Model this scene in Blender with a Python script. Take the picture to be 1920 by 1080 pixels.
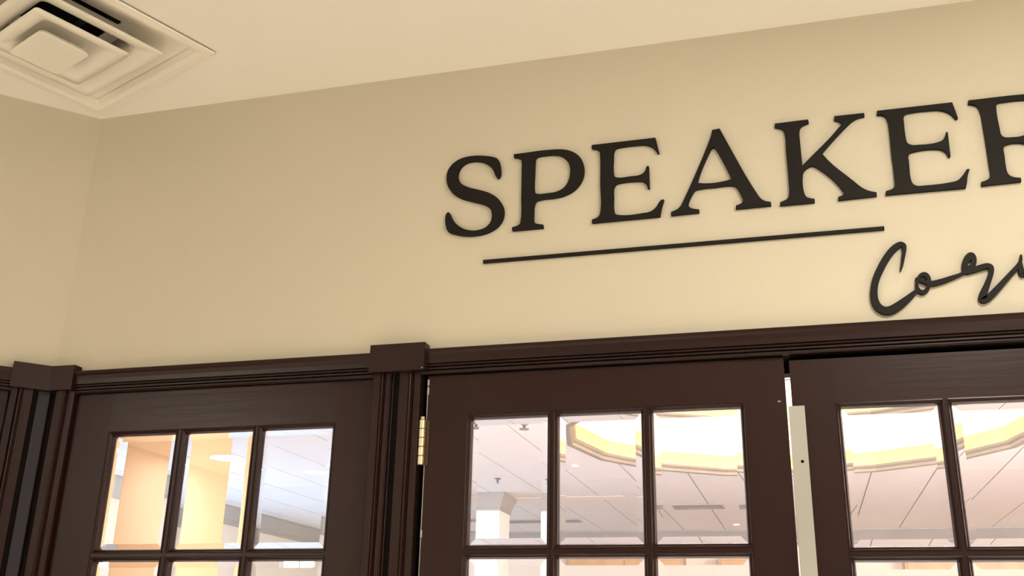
import bpy, bmesh, math, random
from mathutils import Matrix, Vector

# ------------------------------------------------------------------ camera, light, exposure
scene = bpy.context.scene
for o in list(bpy.data.objects):
    bpy.data.objects.remove(o, do_unlink=True)
COL = scene.collection
random.seed(7)

EYE = 1.45                    # camera height above the floor
D = 2.0385                    # distance from the camera to the door wall
HC = 2.801                    # ceiling height of the near room
HF = 3.24                     # ceiling height of the hall behind the doors

cam_data = bpy.data.cameras.new('camera')
cam = bpy.data.objects.new('camera', cam_data)
COL.objects.link(cam)
cam_data.sensor_width = 36.0
cam_data.lens = 1896.73 / 1920 * 36.0
cam_data.clip_start = 0.01
rx = Vector((0.96291827, 0.26902833, 0.02030188))
dn = Vector((-0.07334438, 0.33344673, -0.93991163))
fw = Vector((-0.25963245, 0.90356905, 0.34081367))
cam.matrix_world = Matrix(((rx.x, -dn.x, -fw.x, 0), (rx.y, -dn.y, -fw.y, 0), (rx.z, -dn.z, -fw.z, EYE), (0, 0, 0, 1)))
scene.camera = cam

world = bpy.data.worlds.new('world')
scene.world = world
world.use_nodes = True
world.node_tree.nodes['Background'].inputs[0].default_value = (0.8, 0.85, 1.0, 1)
world.node_tree.nodes['Background'].inputs[1].default_value = 0.3

scene.view_settings.view_transform = 'Standard'
scene.view_settings.look = 'None'
scene.view_settings.exposure = 0.0
scene.view_settings.gamma = 1.0
scene.view_settings.use_curve_mapping = False


def area_light(name, loc, size, power, color, direction=(0, 0, -1), shape='DISK', size_y=None, spread=180):
    l = bpy.data.lights.new(name, 'AREA')
    l.shape = shape
    l.size = size
    if size_y:
        l.size_y = size_y
    l.energy = power
    l.color = color
    l.spread = math.radians(spread)
    o = bpy.data.objects.new(name, l)
    COL.objects.link(o)
    o.location = loc
    o.rotation_euler = Vector(direction).to_track_quat('-Z', 'Y').to_euler()
    return o


WARM = (1.0, 0.93, 0.82)
# ceiling lamps of the near room
area_light('ceiling_lamp', (0.60, 0.75, HC - 0.01), 0.22, 32, WARM)
area_light('ceiling_lamp', (-0.9, 0.5, HC - 0.01), 0.25, 78, WARM, spread=100)
area_light('ceiling_lamp', (2.6, 0.1, HC - 0.01), 0.30, 105, WARM, spread=110)
area_light('ceiling_lamp', (-4.12, -2.59, HC - 0.01), 0.24, 120, WARM)
# unseen upward fill added behind the camera to brighten the near ceiling
area_light('ceiling_fill', (1.2, -2.0, 1.5), 0.6, 58, WARM, (0, 0, 1))
# hall behind the doors: unseen fill added close to the doors, and daylight from its left side
area_light('hall_fill', (0.4, 3.8, HF - 0.25), 2.4, 740, (1.0, 0.90, 0.90), (0.05, 0.9, -1), 'RECTANGLE', 0.5)
area_light('hall_fill', (4.6, 4.6, HF - 0.25), 2.4, 740, (1.0, 0.90, 0.90), (0.05, 0.9, -1), 'RECTANGLE', 0.5)
area_light('hall_daylight', (-7.2, 10.0, 1.0), 6.0, 150, (0.36, 0.64, 1.0), (1, 0, 0.5), 'RECTANGLE', 1.4)
area_light('pier_warm_fill', (-3.3, 3.4, 2.6), 0.5, 20, (1.0, 0.80, 0.58), (-0.6, 2.2, -0.4))  # unseen warm fill added for the pier front


# ------------------------------------------------------------------ materials
def mat(name, color, rough=0.5, metal=0.0, spec=0.5, var=0.0, var_scale=3.0, bump=0.0, bump_scale=60.0,
        color2=None, stretch=None, emit=None, coat=0.0):
    m = bpy.data.materials.new(name)
    m.use_nodes = True
    nt = m.node_tree
    b = nt.nodes['Principled BSDF']
    b.inputs['Base Color'].default_value = (*color, 1)
    b.inputs['Roughness'].default_value = rough
    b.inputs['Metallic'].default_value = metal
    b.inputs['Specular IOR Level'].default_value = spec
    b.inputs['Coat Weight'].default_value = coat
    b.inputs['Coat Roughness'].default_value = 0.25
    if emit:
        b.inputs['Emission Color'].default_value = (*emit[0], 1)
        b.inputs['Emission Strength'].default_value = emit[1]
    tc = nt.nodes.new('ShaderNodeTexCoord')
    mp = nt.nodes.new('ShaderNodeMapping')
    if stretch:
        mp.inputs['Scale'].default_value = stretch
    nt.links.new(tc.outputs['Object'], mp.inputs['Vector'])
    if var > 0 or color2:
        nz = nt.nodes.new('ShaderNodeTexNoise')
        nz.inputs['Scale'].default_value = var_scale
        nz.inputs['Detail'].default_value = 4.0
        nt.links.new(mp.outputs['Vector'], nz.inputs['Vector'])
        rp = nt.nodes.new('ShaderNodeValToRGB')
        c2 = color2 or tuple(max(0.0, c * (1 - var)) for c in color)
        rp.color_ramp.elements[0].position = 0.35
        rp.color_ramp.elements[1].position = 0.68
        rp.color_ramp.elements[0].color = (*color, 1)
        rp.color_ramp.elements[1].color = (*c2, 1)
        nt.links.new(nz.outputs['Fac'], rp.inputs['Fac'])
        nt.links.new(rp.outputs['Color'], b.inputs['Base Color'])
    if bump > 0:
        n2 = nt.nodes.new('ShaderNodeTexNoise')
        n2.inputs['Scale'].default_value = bump_scale
        n2.inputs['Detail'].default_value = 3.0
        bp = nt.nodes.new('ShaderNodeBump')
        bp.inputs['Strength'].default_value = bump
        bp.inputs['Distance'].default_value = 0.002
        nt.links.new(mp.outputs['Vector'], n2.inputs['Vector'])
        nt.links.new(n2.outputs['Fac'], bp.inputs['Height'])
        nt.links.new(bp.outputs['Normal'], b.inputs['Normal'])
    return m


def glass_mat():
    m = bpy.data.materials.new('bevelled_glass')
    m.use_nodes = True
    nt = m.node_tree
    nt.nodes.clear()
    out = nt.nodes.new('ShaderNodeOutputMaterial')
    g = nt.nodes.new('ShaderNodeBsdfGlass')
    g.inputs['IOR'].default_value = 1.5
    g.inputs['Roughness'].default_value = 0.0
    g.inputs['Color'].default_value = (0.985, 0.99, 0.985, 1)
    nt.links.new(g.outputs[0], out.inputs['Surface'])
    return m


M_WALL = mat('wall_paint', (0.58, 0.535, 0.435), 0.75, spec=0.25, var=0.03, var_scale=1.5, bump=0.12, bump_scale=220)
M_CEIL = mat('ceiling_paint', (0.86, 0.84, 0.78), 0.85, spec=0.2, bump=0.08, bump_scale=160)
M_FLOOR = mat('floor_carpet', (0.50, 0.455, 0.39), 0.95, spec=0.1, var=0.15, var_scale=8, bump=0.5, bump_scale=300)
WOOD_A, WOOD_B = (0.0185, 0.0080, 0.0072), (0.021, 0.0056, 0.0056)
M_WOOD_V = mat('dark_wood_upright', WOOD_A, 0.35, spec=0.20, color2=WOOD_B, var_scale=5, stretch=(5, 5, 0.35), bump=0.10, bump_scale=24, coat=0.0)
M_WOOD_H = mat('dark_wood_level', WOOD_A, 0.31, spec=0.23, color2=WOOD_B, var_scale=5, stretch=(0.25, 5, 5), bump=0.16, bump_scale=18, coat=0.0)
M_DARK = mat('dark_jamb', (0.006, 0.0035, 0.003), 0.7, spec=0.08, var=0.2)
M_GLASS = glass_mat()
M_BRASS = mat('brass', (0.82, 0.74, 0.50), 0.42, metal=1.0, var=0.25, var_scale=30, bump=0.1, bump_scale=80)
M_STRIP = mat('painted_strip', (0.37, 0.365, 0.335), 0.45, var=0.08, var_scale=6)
M_LETTER = mat('letter_black', (0.009, 0.0075, 0.006), 0.65, spec=0.2, var=0.2, var_scale=12)
M_VENT = mat('vent_enamel', (0.86, 0.82, 0.74), 0.4, var=0.04, var_scale=6)
M_VENTPAN = mat('vent_pan', (0.42, 0.37, 0.31), 0.6, var=0.2, var_scale=9)
M_DUCT = mat('duct_black', (0.012, 0.012, 0.013), 0.7, var=0.3, var_scale=15)
M_TAPE = mat('duct_metal', (0.13, 0.14, 0.14), 0.45, metal=0.3, var=0.4, var_scale=25)
M_EDGE_CHIP = mat('pale_edge_and_chip', (0.40, 0.36, 0.32), 0.6, var=0.4, var_scale=40)
M_TILE = mat('hall_tile', (0.84, 0.80, 0.79), 0.9, spec=0.2, var=0.03, var_scale=4, bump=0.1, bump_scale=120)
M_GRID = mat('hall_grid', (0.42, 0.37, 0.36), 0.7, var=0.1)
M_HWALL = mat('hall_wall', (0.80, 0.72, 0.62), 0.8, var=0.04, var_scale=2)
M_HFLOOR = mat('hall_carpet', (0.52, 0.475, 0.455), 0.95, var=0.25, var_scale=4, bump=0.4, bump_scale=200)
M_RING = mat('taupe_moulding', (0.27, 0.235, 0.205), 0.5, var=0.08, var_scale=3)
M_CROWN = mat('grey_moulding', (0.37, 0.35, 0.335), 0.5, var=0.08, var_scale=3)
M_COVE = mat('cove_cream', (0.82, 0.61, 0.27), 0.6, var=0.04, var_scale=3)
M_DOME = mat('cove_white', (0.88, 0.86, 0.80), 0.8, var=0.02)
M_PIER = mat('warm_light_plaster', (0.56, 0.35, 0.19), 0.7, var=0.05, var_scale=2, bump=0.05)  # warm lamp light on the pier is put into this peach base colour
M_COLUMN = mat('column_paint', (0.86, 0.80, 0.75), 0.6, var=0.03, var_scale=3)
M_LED = mat('led', (0.9, 0.85, 0.7), 0.5, emit=((1.0, 0.84, 0.58), 50.0), var=0.01)
M_LAMP = mat('lamp_lens', (0.9, 0.9, 0.9), 0.4, emit=((1.0, 0.93, 0.80), 14.0), var=0.01)
M_DAY = mat('window_daylight', (0.9, 0.9, 0.9), 0.4, emit=((0.78, 0.93, 1.0), 5.0), var=0.01)
M_ORANGE = mat('orange_wood', (0.60, 0.37, 0.19), 0.45, color2=(0.50, 0.29, 0.14), var_scale=4, stretch=(1, 1, 0.3))
M_STEEL = mat('sprinkler_metal', (0.32, 0.31, 0.30), 0.4, metal=0.8, var=0.2, var_scale=40)
M_BAND = mat('peach_band', (0.90, 0.80, 0.74), 0.85, var=0.03, var_scale=3)


# ------------------------------------------------------------------ helpers
def obj(name, bm, m, parent=None, smooth=False, loc=None):
    bmesh.ops.recalc_face_normals(bm, faces=bm.faces)
    me = bpy.data.meshes.new(name)
    bm.to_mesh(me)
    bm.free()
    me.materials.append(m)
    if smooth:
        for p in me.polygons:
            p.use_smooth = True
    o = bpy.data.objects.new(name, me)
    COL.objects.link(o)
    if parent:
        o.parent = parent
    if loc:
        o.location = loc
    return o


def tag(o, label=None, cat=None, group=None, kind=None):
    if label:
        o['label'] = label
    if cat:
        o['category'] = cat
    if group:
        o['group'] = group
    if kind:
        o['kind'] = kind
    return o


def empty(name, loc=(0, 0, 0), rotz=0.0):
    o = bpy.data.objects.new(name, None)
    o.empty_display_size = 0.1
    COL.objects.link(o)
    o.location = loc
    o.rotation_euler = (0, 0, rotz)
    return o


def box(bm, x0, x1, y0, y1, z0, z1, bevel=0.0):
    vs = [bm.verts.new((x, y, z)) for z in (z0, z1) for y in (y0, y1) for x in (x0, x1)]
    fs = [(0, 1, 3, 2), (4, 6, 7, 5), (0, 4, 5, 1), (2, 3, 7, 6), (0, 2, 6, 4), (1, 5, 7, 3)]
    faces = [bm.faces.new([vs[i] for i in f]) for f in fs]
    if bevel:
        es = list({e for f in faces for e in f.edges})
        bmesh.ops.bevel(bm, geom=es, offset=bevel, segments=2, affect='EDGES', profile=0.6)
    return bm


def nbox(*a, bevel=0.0):
    return box(bmesh.new(), *a, bevel=bevel)


def prism(bm, pts, f0, f1):
    """pts: 2D profile; f0/f1 map a profile point to the two end positions."""
    a = [bm.verts.new(f0(p)) for p in pts]
    b = [bm.verts.new(f1(p)) for p in pts]
    n = len(pts)
    for i in range(n):
        bm.faces.new((a[i], a[(i + 1) % n], b[(i + 1) % n], b[i]))
    bm.faces.new(a)
    bm.faces.new(b[::-1])
    return bm


def lathe(bm, prof, n, phase=0.0, cx=0.0, cy=0.0, close=False):
    rings = []
    for r, z in prof:
        if r < 1e-6:
            rings.append([bm.verts.new((cx, cy, z))])
        else:
            rings.append([bm.verts.new((cx + r * math.cos(phase + 2 * math.pi * k / n), cy + r * math.sin(phase + 2 * math.pi * k / n), z)) for k in range(n)])
    pairs = list(zip(rings[:-1], rings[1:]))
    if close:
        pairs.append((rings[-1], rings[0]))
    for a, b in pairs:
        for k in range(n):
            k2 = (k + 1) % n
            if len(a) == 1 and len(b) == 1:
                continue
            if len(a) == 1:
                bm.faces.new((a[0], b[k], b[k2]))
            elif len(b) == 1:
                bm.faces.new((a[k], a[k2], b[0]))
            else:
                bm.faces.new((a[k], a[k2], b[k2], b[k]))
    return bm


def struct(name, bm, m, label=None, cat=None, parent=None, **k):
    o = obj(name, bm, m, parent, **k)
    o['kind'] = 'structure'
    if label:
        o['label'] = label
    if cat:
        o['category'] = cat
    return o


def fill_loops(bm, loops):
    """flat face(s) from an outer loop and holes, given as lists of 3D points; returns the triangles"""
    edges = []
    for lp in loops:
        vs = [bm.verts.new(p) for p in lp]
        for i in range(len(vs)):
            edges.append(bm.edges.new((vs[i], vs[(i + 1) % len(vs)])))
    r = bmesh.ops.triangle_fill(bm, edges=edges, use_beauty=True, use_dissolve=False)
    return [f for f in r['geom'] if isinstance(f, bmesh.types.BMFace)]


def clip_half(poly, n, d, keep_out):
    """clip a 2D polygon by n.p = d; keep_out keeps n.p >= d"""
    s = 1 if keep_out else -1
    out = []
    for i in range(len(poly)):
        a, b = poly[i], poly[(i + 1) % len(poly)]
        da, db = s * (n[0] * a[0] + n[1] * a[1] - d), s * (n[0] * b[0] + n[1] * b[1] - d)
        if da >= 0:
            out.append(a)
        if (da > 0 and db < 0) or (da < 0 and db > 0):
            t = da / (da - db)
            out.append((a[0] + t * (b[0] - a[0]), a[1] + t * (b[1] - a[1])))
    return out


def outside_ngon(poly, cx, cy, r, n):
    """pieces of a convex polygon outside a regular n-gon of circumradius r"""
    pieces, rest = [], poly
    ap = r * math.cos(math.pi / n)
    for k in range(n):
        a = 2 * math.pi * (k + 0.5) / n
        nn = (math.cos(a), math.sin(a))
        d = nn[0] * cx + nn[1] * cy + ap
        o_ = clip_half(rest, nn, d, True)
        if len(o_) > 2:
            pieces.append(o_)
        rest = clip_half(rest, nn, d, False)
        if len(rest) < 3:
            break
    return pieces


# ------------------------------------------------------------------ the near room
S2 = math.sqrt(0.5)
CX = -1.7616                                 # corner of the door wall and the left wall
LEN_L = 4.0
LX, LY = CX - LEN_L * S2, D - LEN_L * S2     # far end of the left wall
XR, YB = 3.2, -4.0
room = [(CX, D), (XR, D), (XR, YB), (LX, YB), (LX, LY)]

# ceiling with a square opening for the air vent
VC = (-1.603, 1.684)
VU = Vector((-0.9239, 0.3827))
VV = Vector((-0.3827, -0.9239))


def vpt(a, b):
    return (VC[0] + a * VU.x + b * VV.x, VC[1] + a * VU.y + b * VV.y)


bm = bmesh.new()
hole = [(*vpt(a, b), HC) for a, b in ((-.225, -.225), (.225, -.225), (.225, .225), (-.225, .225))]
grow = [(CX - 0.05, D + 0.1), (XR + .1, D + .1), (XR + .1, YB - .1), (LX - .1, YB - .1), (LX - .1, LY + 0.02)]
fs = fill_loops(bm, [[(x, y, HC) for x, y in grow], hole])
r = bmesh.ops.extrude_face_region(bm, geom=fs)
for v in r['geom']:
    if isinstance(v, bmesh.types.BMVert):
        v.co.z += 0.02
struct('ceiling', bm, M_CEIL, 'smooth cream painted ceiling above the beige walls', 'ceiling')

bm = bmesh.new()
f = bm.faces.new([bm.verts.new((x, y, 0)) for x, y in room])
r = bmesh.ops.extrude_face_region(bm, geom=[f])
for v in r['geom']:
    if isinstance(v, bmesh.types.BMVert):
        v.co.z -= 0.1
struct('floor', bm, M_FLOOR, 'beige carpet floor of the near room', 'floor')

# door wall: openings for the fixed panel and for the pair of doors
OPA = (-1.704, -0.866)
OPB = (-0.789, 0.800)
ZTOP = 1.45 + 0.585
bm = bmesh.new()
WT = 0.12
box(bm, CX - 0.05, XR, D, D + WT, ZTOP, HC)
box(bm, CX - 0.05, OPA[0], D, D + WT, 0, ZTOP)
box(bm, OPA[1], OPB[0], D, D + WT, 0, ZTOP)
box(bm, OPB[1], XR, D, D + WT, 0, ZTOP)
struct('wall_back', bm, M_WALL, 'beige painted wall that carries the black lettering above the doors', 'wall')

# left wall, turned 135 degrees to the door wall; its own frame: x runs away from the corner
LEFT = empty('wall_left', (CX, D, 0), math.radians(225))
tag(LEFT, 'short beige wall turning off at an angle from the left corner', 'wall', kind='structure')
# local x = along the wall away from the corner, local y = (-sin225.. ) into the room or behind it
# rotation 225: local x -> (-.707,-.707); local y -> (.707,-.707) which points INTO the room, so behind is -y
bm = bmesh.new()
OPL = (0.086, 0.93)
box(bm, 0, LEN_L, -WT, 0, ZTOP, HC)
box(bm, 0, OPL[0], -WT, 0, 0, ZTOP)
box(bm, OPL[1], LEN_L, -WT, 0, 0, ZTOP)
wl = obj('plaster', bm, M_WALL, LEFT)
wl['kind'] = 'structure'
bm = nbox(LX - .1, LX, YB, LY, 0, HC)
struct('wall_side', bm, M_WALL, 'beige side wall of the near room behind the camera', 'wall')
bm = nbox(LX, XR, YB - .1, YB, 0, HC)
struct('wall_front', bm, M_WALL, 'beige wall of the near room facing the doors', 'wall')
bm = nbox(XR, XR + .1, YB, D, 0, HC)
struct('wall_right', bm, M_WALL, 'beige right wall of the near room', 'wall')

# ------------------------------------------------------------------ casings, corner blocks, jambs
# profile across the casing: (distance from the door edge, projection from the wall)
def casing_profile(w):
    k = [(0, 0), (0, .008), (.004, .0115), (.007, .0115), (.0075, .002), (.0105, .002), (.011, .0135), (.0155, .0135), (.016, .004), (.019, .004),
         (.0195, .0155), (.023, .0165), (.0235, .010), (.026, .010), (.027, .0165), (.040, .0175), (.052, .0195), (.0575, .0235), (.064, .0255), (w, .0245), (w, 0)]
    return k


def head_casing(bm, x0, x1, zb, w, sgn=1, y0=D):
    """level casing, profile rising from zb"""
    return prism(bm, casing_profile(w), lambda p: (x0, y0 - sgn * p[1], zb + p[0] * .8), lambda p: (x1, y0 - sgn * p[1], zb + p[0] * .8))


def side_profile(w):
    """flat board with a bead and a stepped edge on one side"""
    return [(0, 0), (0, .0150), (.001, .0160), (.43 * w, .0160), (.47 * w, .0145), (.50 * w, .0150), (.53 * w, .0195), (.57 * w, .0210), (.61 * w, .0195),
            (.64 * w, .0130), (.67 * w, .0095), (.72 * w, .0125), (.93 * w, .0125), (w, .0090), (w, 0)]


def side_casing(bm, xe, dirx, z0, z1, w, sgn=1, y0=D):
    """upright casing whose plain edge is at xe and which extends in dirx"""
    return prism(bm, side_profile(w), lambda p: (xe + dirx * p[0], y0 - sgn * p[1], z0), lambda p: (xe + dirx * p[0], y0 - sgn * p[1], z1))


ZC = 1.45 + 0.579
HB0, HB1 = 1.45 + 0.5830, 1.45 + 0.6465
tn = [0]


def trim(bm, m, label, parent=None):
    tn[0] += 1
    return struct('trim_%d' % tn[0], bm, m, label, None if parent else 'trim', parent)


trim(head_casing(bmesh.new(), -1.700, -0.88, ZC - .002, .066), M_WOOD_H, 'dark brown moulded head casing over the fixed glazed panel in the left half')
trim(head_casing(bmesh.new(), -0.80, 0.815, ZC, .066), M_WOOD_H, 'dark brown moulded head casing over the pair of glazed doors under the lettering')
trim(side_casing(bmesh.new(), -0.8985, 1, 0, HB0 + .01, .0408), M_WOOD_V, 'dark brown upright casing on the right of the fixed panel, below the middle block')
trim(side_casing(bmesh.new(), -0.8359, 1, 0, HB0 + .01, .0478), M_WOOD_V, 'dark brown upright casing beside the brass hinge, below the middle block')
trim(side_casing(bmesh.new(), 0.775, 1, 0, HB0 + .01, .046), M_WOOD_V, 'dark brown upright casing on the far right of the door pair')
trim(side_casing(bmesh.new(), -1.7356, 1, 0, HB0 + .01, .0481), M_WOOD_V, 'dark brown upright casing right of the inside corner, left of the fixed panel')
# middle block over the two casings
blk = trim(nbox(-0.9045, -0.7735, D - .031, D - .0005, HB0, HB1, bevel=.0015), M_WOOD_H, 'plain dark brown square block between the two head casings')
ch = obj('paint_chip', nbox(-.7800, -.7766, D - .0313, D - .0305, HB0 + .0035, HB0 + .0060, bevel=.0003), M_EDGE_CHIP, blk)
trim(nbox(0.77, 0.90, D - .031, D - .0005, HB0, HB1, bevel=.0015), M_WOOD_H, 'plain dark brown block at the right end of the door head casing')
# narrow dark backing strip in the joint between the two upright casings
trim(nbox(-0.8600, -0.8340, D - .003, D + .0, 0, HB0, bevel=0), M_DARK, 'black recessed joint strip between the two upright casings under the middle block')
trim(nbox(-0.8548, -0.8522, D - .0065, D - .003, 0, HB0), M_WOOD_V, 'thin brown fillet inside the dark joint under the middle block')
# folded corner block: follows the 135 degree corner
th = 0.027
ux, uy = -S2, -S2
q = math.tan(math.radians(22.5))
pts = []
a1, b1 = 0.0755, 0.0975
cxr = CX
out_ = [(CX + a1, D), (CX + a1, D - th), (CX + th * q, D - th)]
nl = (S2, -S2)                               # room-side normal of the left wall
out_ += [(CX + ux * b1 + nl[0] * th, D + uy * b1 + nl[1] * th), (CX + ux * b1, D + uy * b1), (CX, D)]
bm = bmesh.new()
prism(bm, out_, lambda p: (p[0], p[1], HB0 + .001), lambda p: (p[0], p[1], HB1 - .001))
trim(bm, M_WOOD_H, 'dark brown corner block folded round the inside corner at the left')

tq = .0018
pts = [(CX + .030, D), (CX + .030, D - tq), (CX + tq * q, D - tq), (CX + ux * .044 + nl[0] * tq, D + uy * .044 + nl[1] * tq), (CX + ux * .044, D + uy * .044), (CX, D)]
trim(prism(bmesh.new(), pts, lambda p: (p[0], p[1], 0), lambda p: (p[0], p[1], HB0 + .004)), M_DARK, 'black backing strip in the inside corner under the folded corner block')

# left wall trim in the wall's own frame (room side is +y there)
bm = bmesh.new()
side_casing(bm, 0.0423, 1, 0, HB0 + .01, .0498, sgn=-1, y0=0)
o = struct('casing', bm, M_WOOD_V, parent=LEFT)
bm = bmesh.new()
head_casing(bm, 0.08, 0.98, ZC - .002, .066, sgn=-1, y0=0)
o = struct('head_casing', bm, M_WOOD_H, parent=LEFT)
bm = nbox(0.0043, 0.0303, 0.0015, .0075, 0, HB0 + .005)
M_FILL = mat('filler_board', (0.030, 0.026, 0.038), 0.5, spec=0.2, color2=(0.026, 0.022, 0.030), var_scale=5, stretch=(5, 5, 0.35))
o = struct('filler_board', bm, M_FILL, parent=LEFT)

# jambs behind the casings
def jamb(x0, x1, label):
    bm = bmesh.new()
    box(bm, x0 - .012, x0 + .004, D - .0005, D + WT, 0, ZTOP)
    box(bm, x1 - .004, x1 + .012, D - .0005, D + WT, 0, ZTOP)
    box(bm, x0 + .004, x1 - .004, D - .0005, D + WT, ZTOP - .006, ZTOP + .01)
    # stops
    box(bm, x0 + .004, x0 + .022, D + .052, D + .085, 0, ZTOP - .006)
    box(bm, x1 - .022, x1 - .004, D + .052, D + .085, 0, ZTOP - .006)
    box(bm, x0 + .022, x1 - .022, D + .052, D + .085, ZTOP - .030, ZTOP - .006)
    return trim(bm, M_DARK, label)


jamb(OPA[0], OPA[1], 'dark jamb and stop around the fixed glazed panel')
jamb(OPB[0], OPB[1], 'dark jamb and stop around the pair of glazed doors')
bm = bmesh.new()
box(bm, OPL[0] - .012, OPL[0] + .006, -WT, .0005, 0, ZTOP)
box(bm, OPL[1] - .006, OPL[1] + .012, -WT, .0005, 0, ZTOP)
box(bm, OPL[0] + .006, OPL[1] - .006, -WT, .0005, ZTOP - .006, ZTOP + .01)
struct('jamb', bm, M_DARK, parent=LEFT)


# ------------------------------------------------------------------ glazed doors
def bead_ring(bm, x0, x1, z0, z1, yf, s):
    """moulded glazing bead round a pane opening; s=+1 when the wall's depth runs along +y"""
    prof = [(.0105, .0030), (.0100, -.0008), (.0080, -.0012), (.0066, .0012), (.0052, .0026), (.0030, .0048), (.0010, .0110), (.0, .0150), (.0105, .0150)]
    rings = []
    for e, d in prof:
        rings.append([bm.verts.new((x, yf + s * d, z)) for x, z in ((x0 - e, z0 - e), (x1 + e, z0 - e), (x1 + e, z1 + e), (x0 - e, z1 + e))])
    n = len(rings)
    for i in range(n):
        a, b = rings[i], rings[(i + 1) % n]
        for k in range(4):
            bm.faces.new((a[k], a[(k + 1) % 4], b[(k + 1) % 4], b[k]))
    return bm


def pane_mesh(bm, x0, x1, z0, z1, yf, s):
    """bevelled pane: flat back, flat front field, sloping rim"""
    e, bv, drop, t = .006, .0125, .00215, .006
    y_f, y_b = yf + s * .0150, yf + s * (.0150 + t)
    o = [(x0 - e, z0 - e), (x1 + e, z0 - e), (x1 + e, z1 + e), (x0 - e, z1 + e)]
    i = [(x0 + bv, z0 + bv), (x1 - bv, z0 + bv), (x1 - bv, z1 - bv), (x0 + bv, z1 - bv)]
    vi = [bm.verts.new((x, y_f, z)) for x, z in i]
    vo = [bm.verts.new((x, y_f + s * drop, z)) for x, z in o]
    vb = [bm.verts.new((x, y_b, z)) for x, z in o]
    bm.faces.new(vi)
    for k in range(4):
        k2 = (k + 1) % 4
        bm.faces.new((vi[k], vo[k], vo[k2], vi[k2]))
        bm.faces.new((vo[k], vb[k], vb[k2], vo[k2]))
    bm.faces.new(vb[::-1])
    return bm


def glazed_leaf(name, label, x0, x1, ztop, cols, zp, rows, pitch, ph, yf, loc, rotz, s=1, thick=.040):
    """french door leaf; x0..x1 leaf width, cols = pane openings in x, zp = top of the first pane"""
    root = empty(name, loc, rotz)
    tag(root, label, 'door', kind='structure')
    ya, yb = sorted((yf, yf + s * thick))
    E = .0105
    xl, xr = cols[0][0] - E, cols[-1][1] + E
    zt = zp + E
    zb = zp - (rows - 1) * pitch - ph - E
    obj('stile', nbox(x0, xl, ya, yb, .008, ztop), M_WOOD_V, root)
    obj('stile', nbox(xr, x1, ya, yb, .008, ztop), M_WOOD_V, root)
    obj('rail', nbox(xl, xr, ya, yb, zt, ztop), M_WOOD_H, root)
    obj('rail', nbox(xl, xr, ya, yb, .008, zb), M_WOOD_H, root)
    for (a, b), (c, d) in zip(cols[:-1], cols[1:]):
        y0, y1 = sorted((yf + s * .001, yf + s * (thick - .001)))
        obj('muntin', nbox(b + E - .001, c - E + .001, y0, y1, zb, zt, bevel=.001), M_WOOD_V, root)
    for r_ in range(rows - 1):
        z1 = zp - r_ * pitch - ph
        z0 = zp - (r_ + 1) * pitch
        y0, y1 = sorted((yf + s * .0012, yf + s * (thick - .001)))
        obj('muntin', nbox(xl, xr, y0, y1, z0 + E - .001, z1 - E + .001, bevel=.001), M_WOOD_H, root)
    for r_ in range(rows):
        z1 = zp - r_ * pitch
        for a, b in cols:
            obj('glazing_bead', bead_ring(bmesh.new(), a, b, z1 - ph, z1, yf, s), M_WOOD_H, root)
            obj('pane', pane_mesh(bmesh.new(), a, b, z1 - ph, z1, yf, s), M_GLASS, root)
    return root


YL = D + .004
P_ = 0.2925
door_1 = glazed_leaf('door_1', 'fixed dark brown glazed panel at the left, between the inside corner and the middle block', -1.691, -0.885, 1.45 + .577,
                     [(-1.572, -1.404), (-1.374, -1.202), (-1.173, -1.002)], 1.45 + .4715, 6, P_ - .002, .2625, YL, (0, 0, 0), 0)
door_2 = glazed_leaf('door_2', 'dark brown glazed door leaf with the brass hinge, right of the middle block', -0.7745, -0.0135, 1.45 + .5765,
                     [(-.671, -.506), (-.479, -.307), (-.280, -.105)], 1.45 + .4765, 6, P_, .2630, YL, (0, 0, 0), 0)
door_3 = glazed_leaf('door_3', 'dark brown glazed door leaf with the cream edge strip, at the right end', -0.0030, 0.770, 1.45 + .5690,
                     [(.090, .266), (.293, .468), (.495, .670)], 1.45 + .4680, 6, P_, .2630, YL, (0, 0, 0), 0)
door_4 = glazed_leaf('door_4', 'dark brown glazed panel on the angled left wall, cut by the left edge', .096, .905, 1.45 + .577,
                     [(.21, .378), (.408, .576), (.606, .774)], 1.45 + .4715, 6, P_ - .002, .2625, -.004, (CX, D, 0), math.radians(225), s=-1)

# pale edge strip and scuffs of the hinged leaf
obj('pale_edge', nbox(-0.7755, -0.7738, YL - .0006, YL + .030, .01, 1.45 + .570), M_EDGE_CHIP, door_2)
for z0, z1 in ((.556, .569), (.535, .551), (.228, .243)):
    obj('paint_chip', nbox(-0.7762, -0.7718, YL - .0010, YL + .004, 1.45 + z0, 1.45 + z1, bevel=.0008), M_STRIP, door_2)
obj('paint_chip', nbox(-.030, -.0245, YL - .0008, YL + .003, 1.45 + .4845, 1.45 + .4875, bevel=.0006), M_EDGE_CHIP, door_2)
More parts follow.
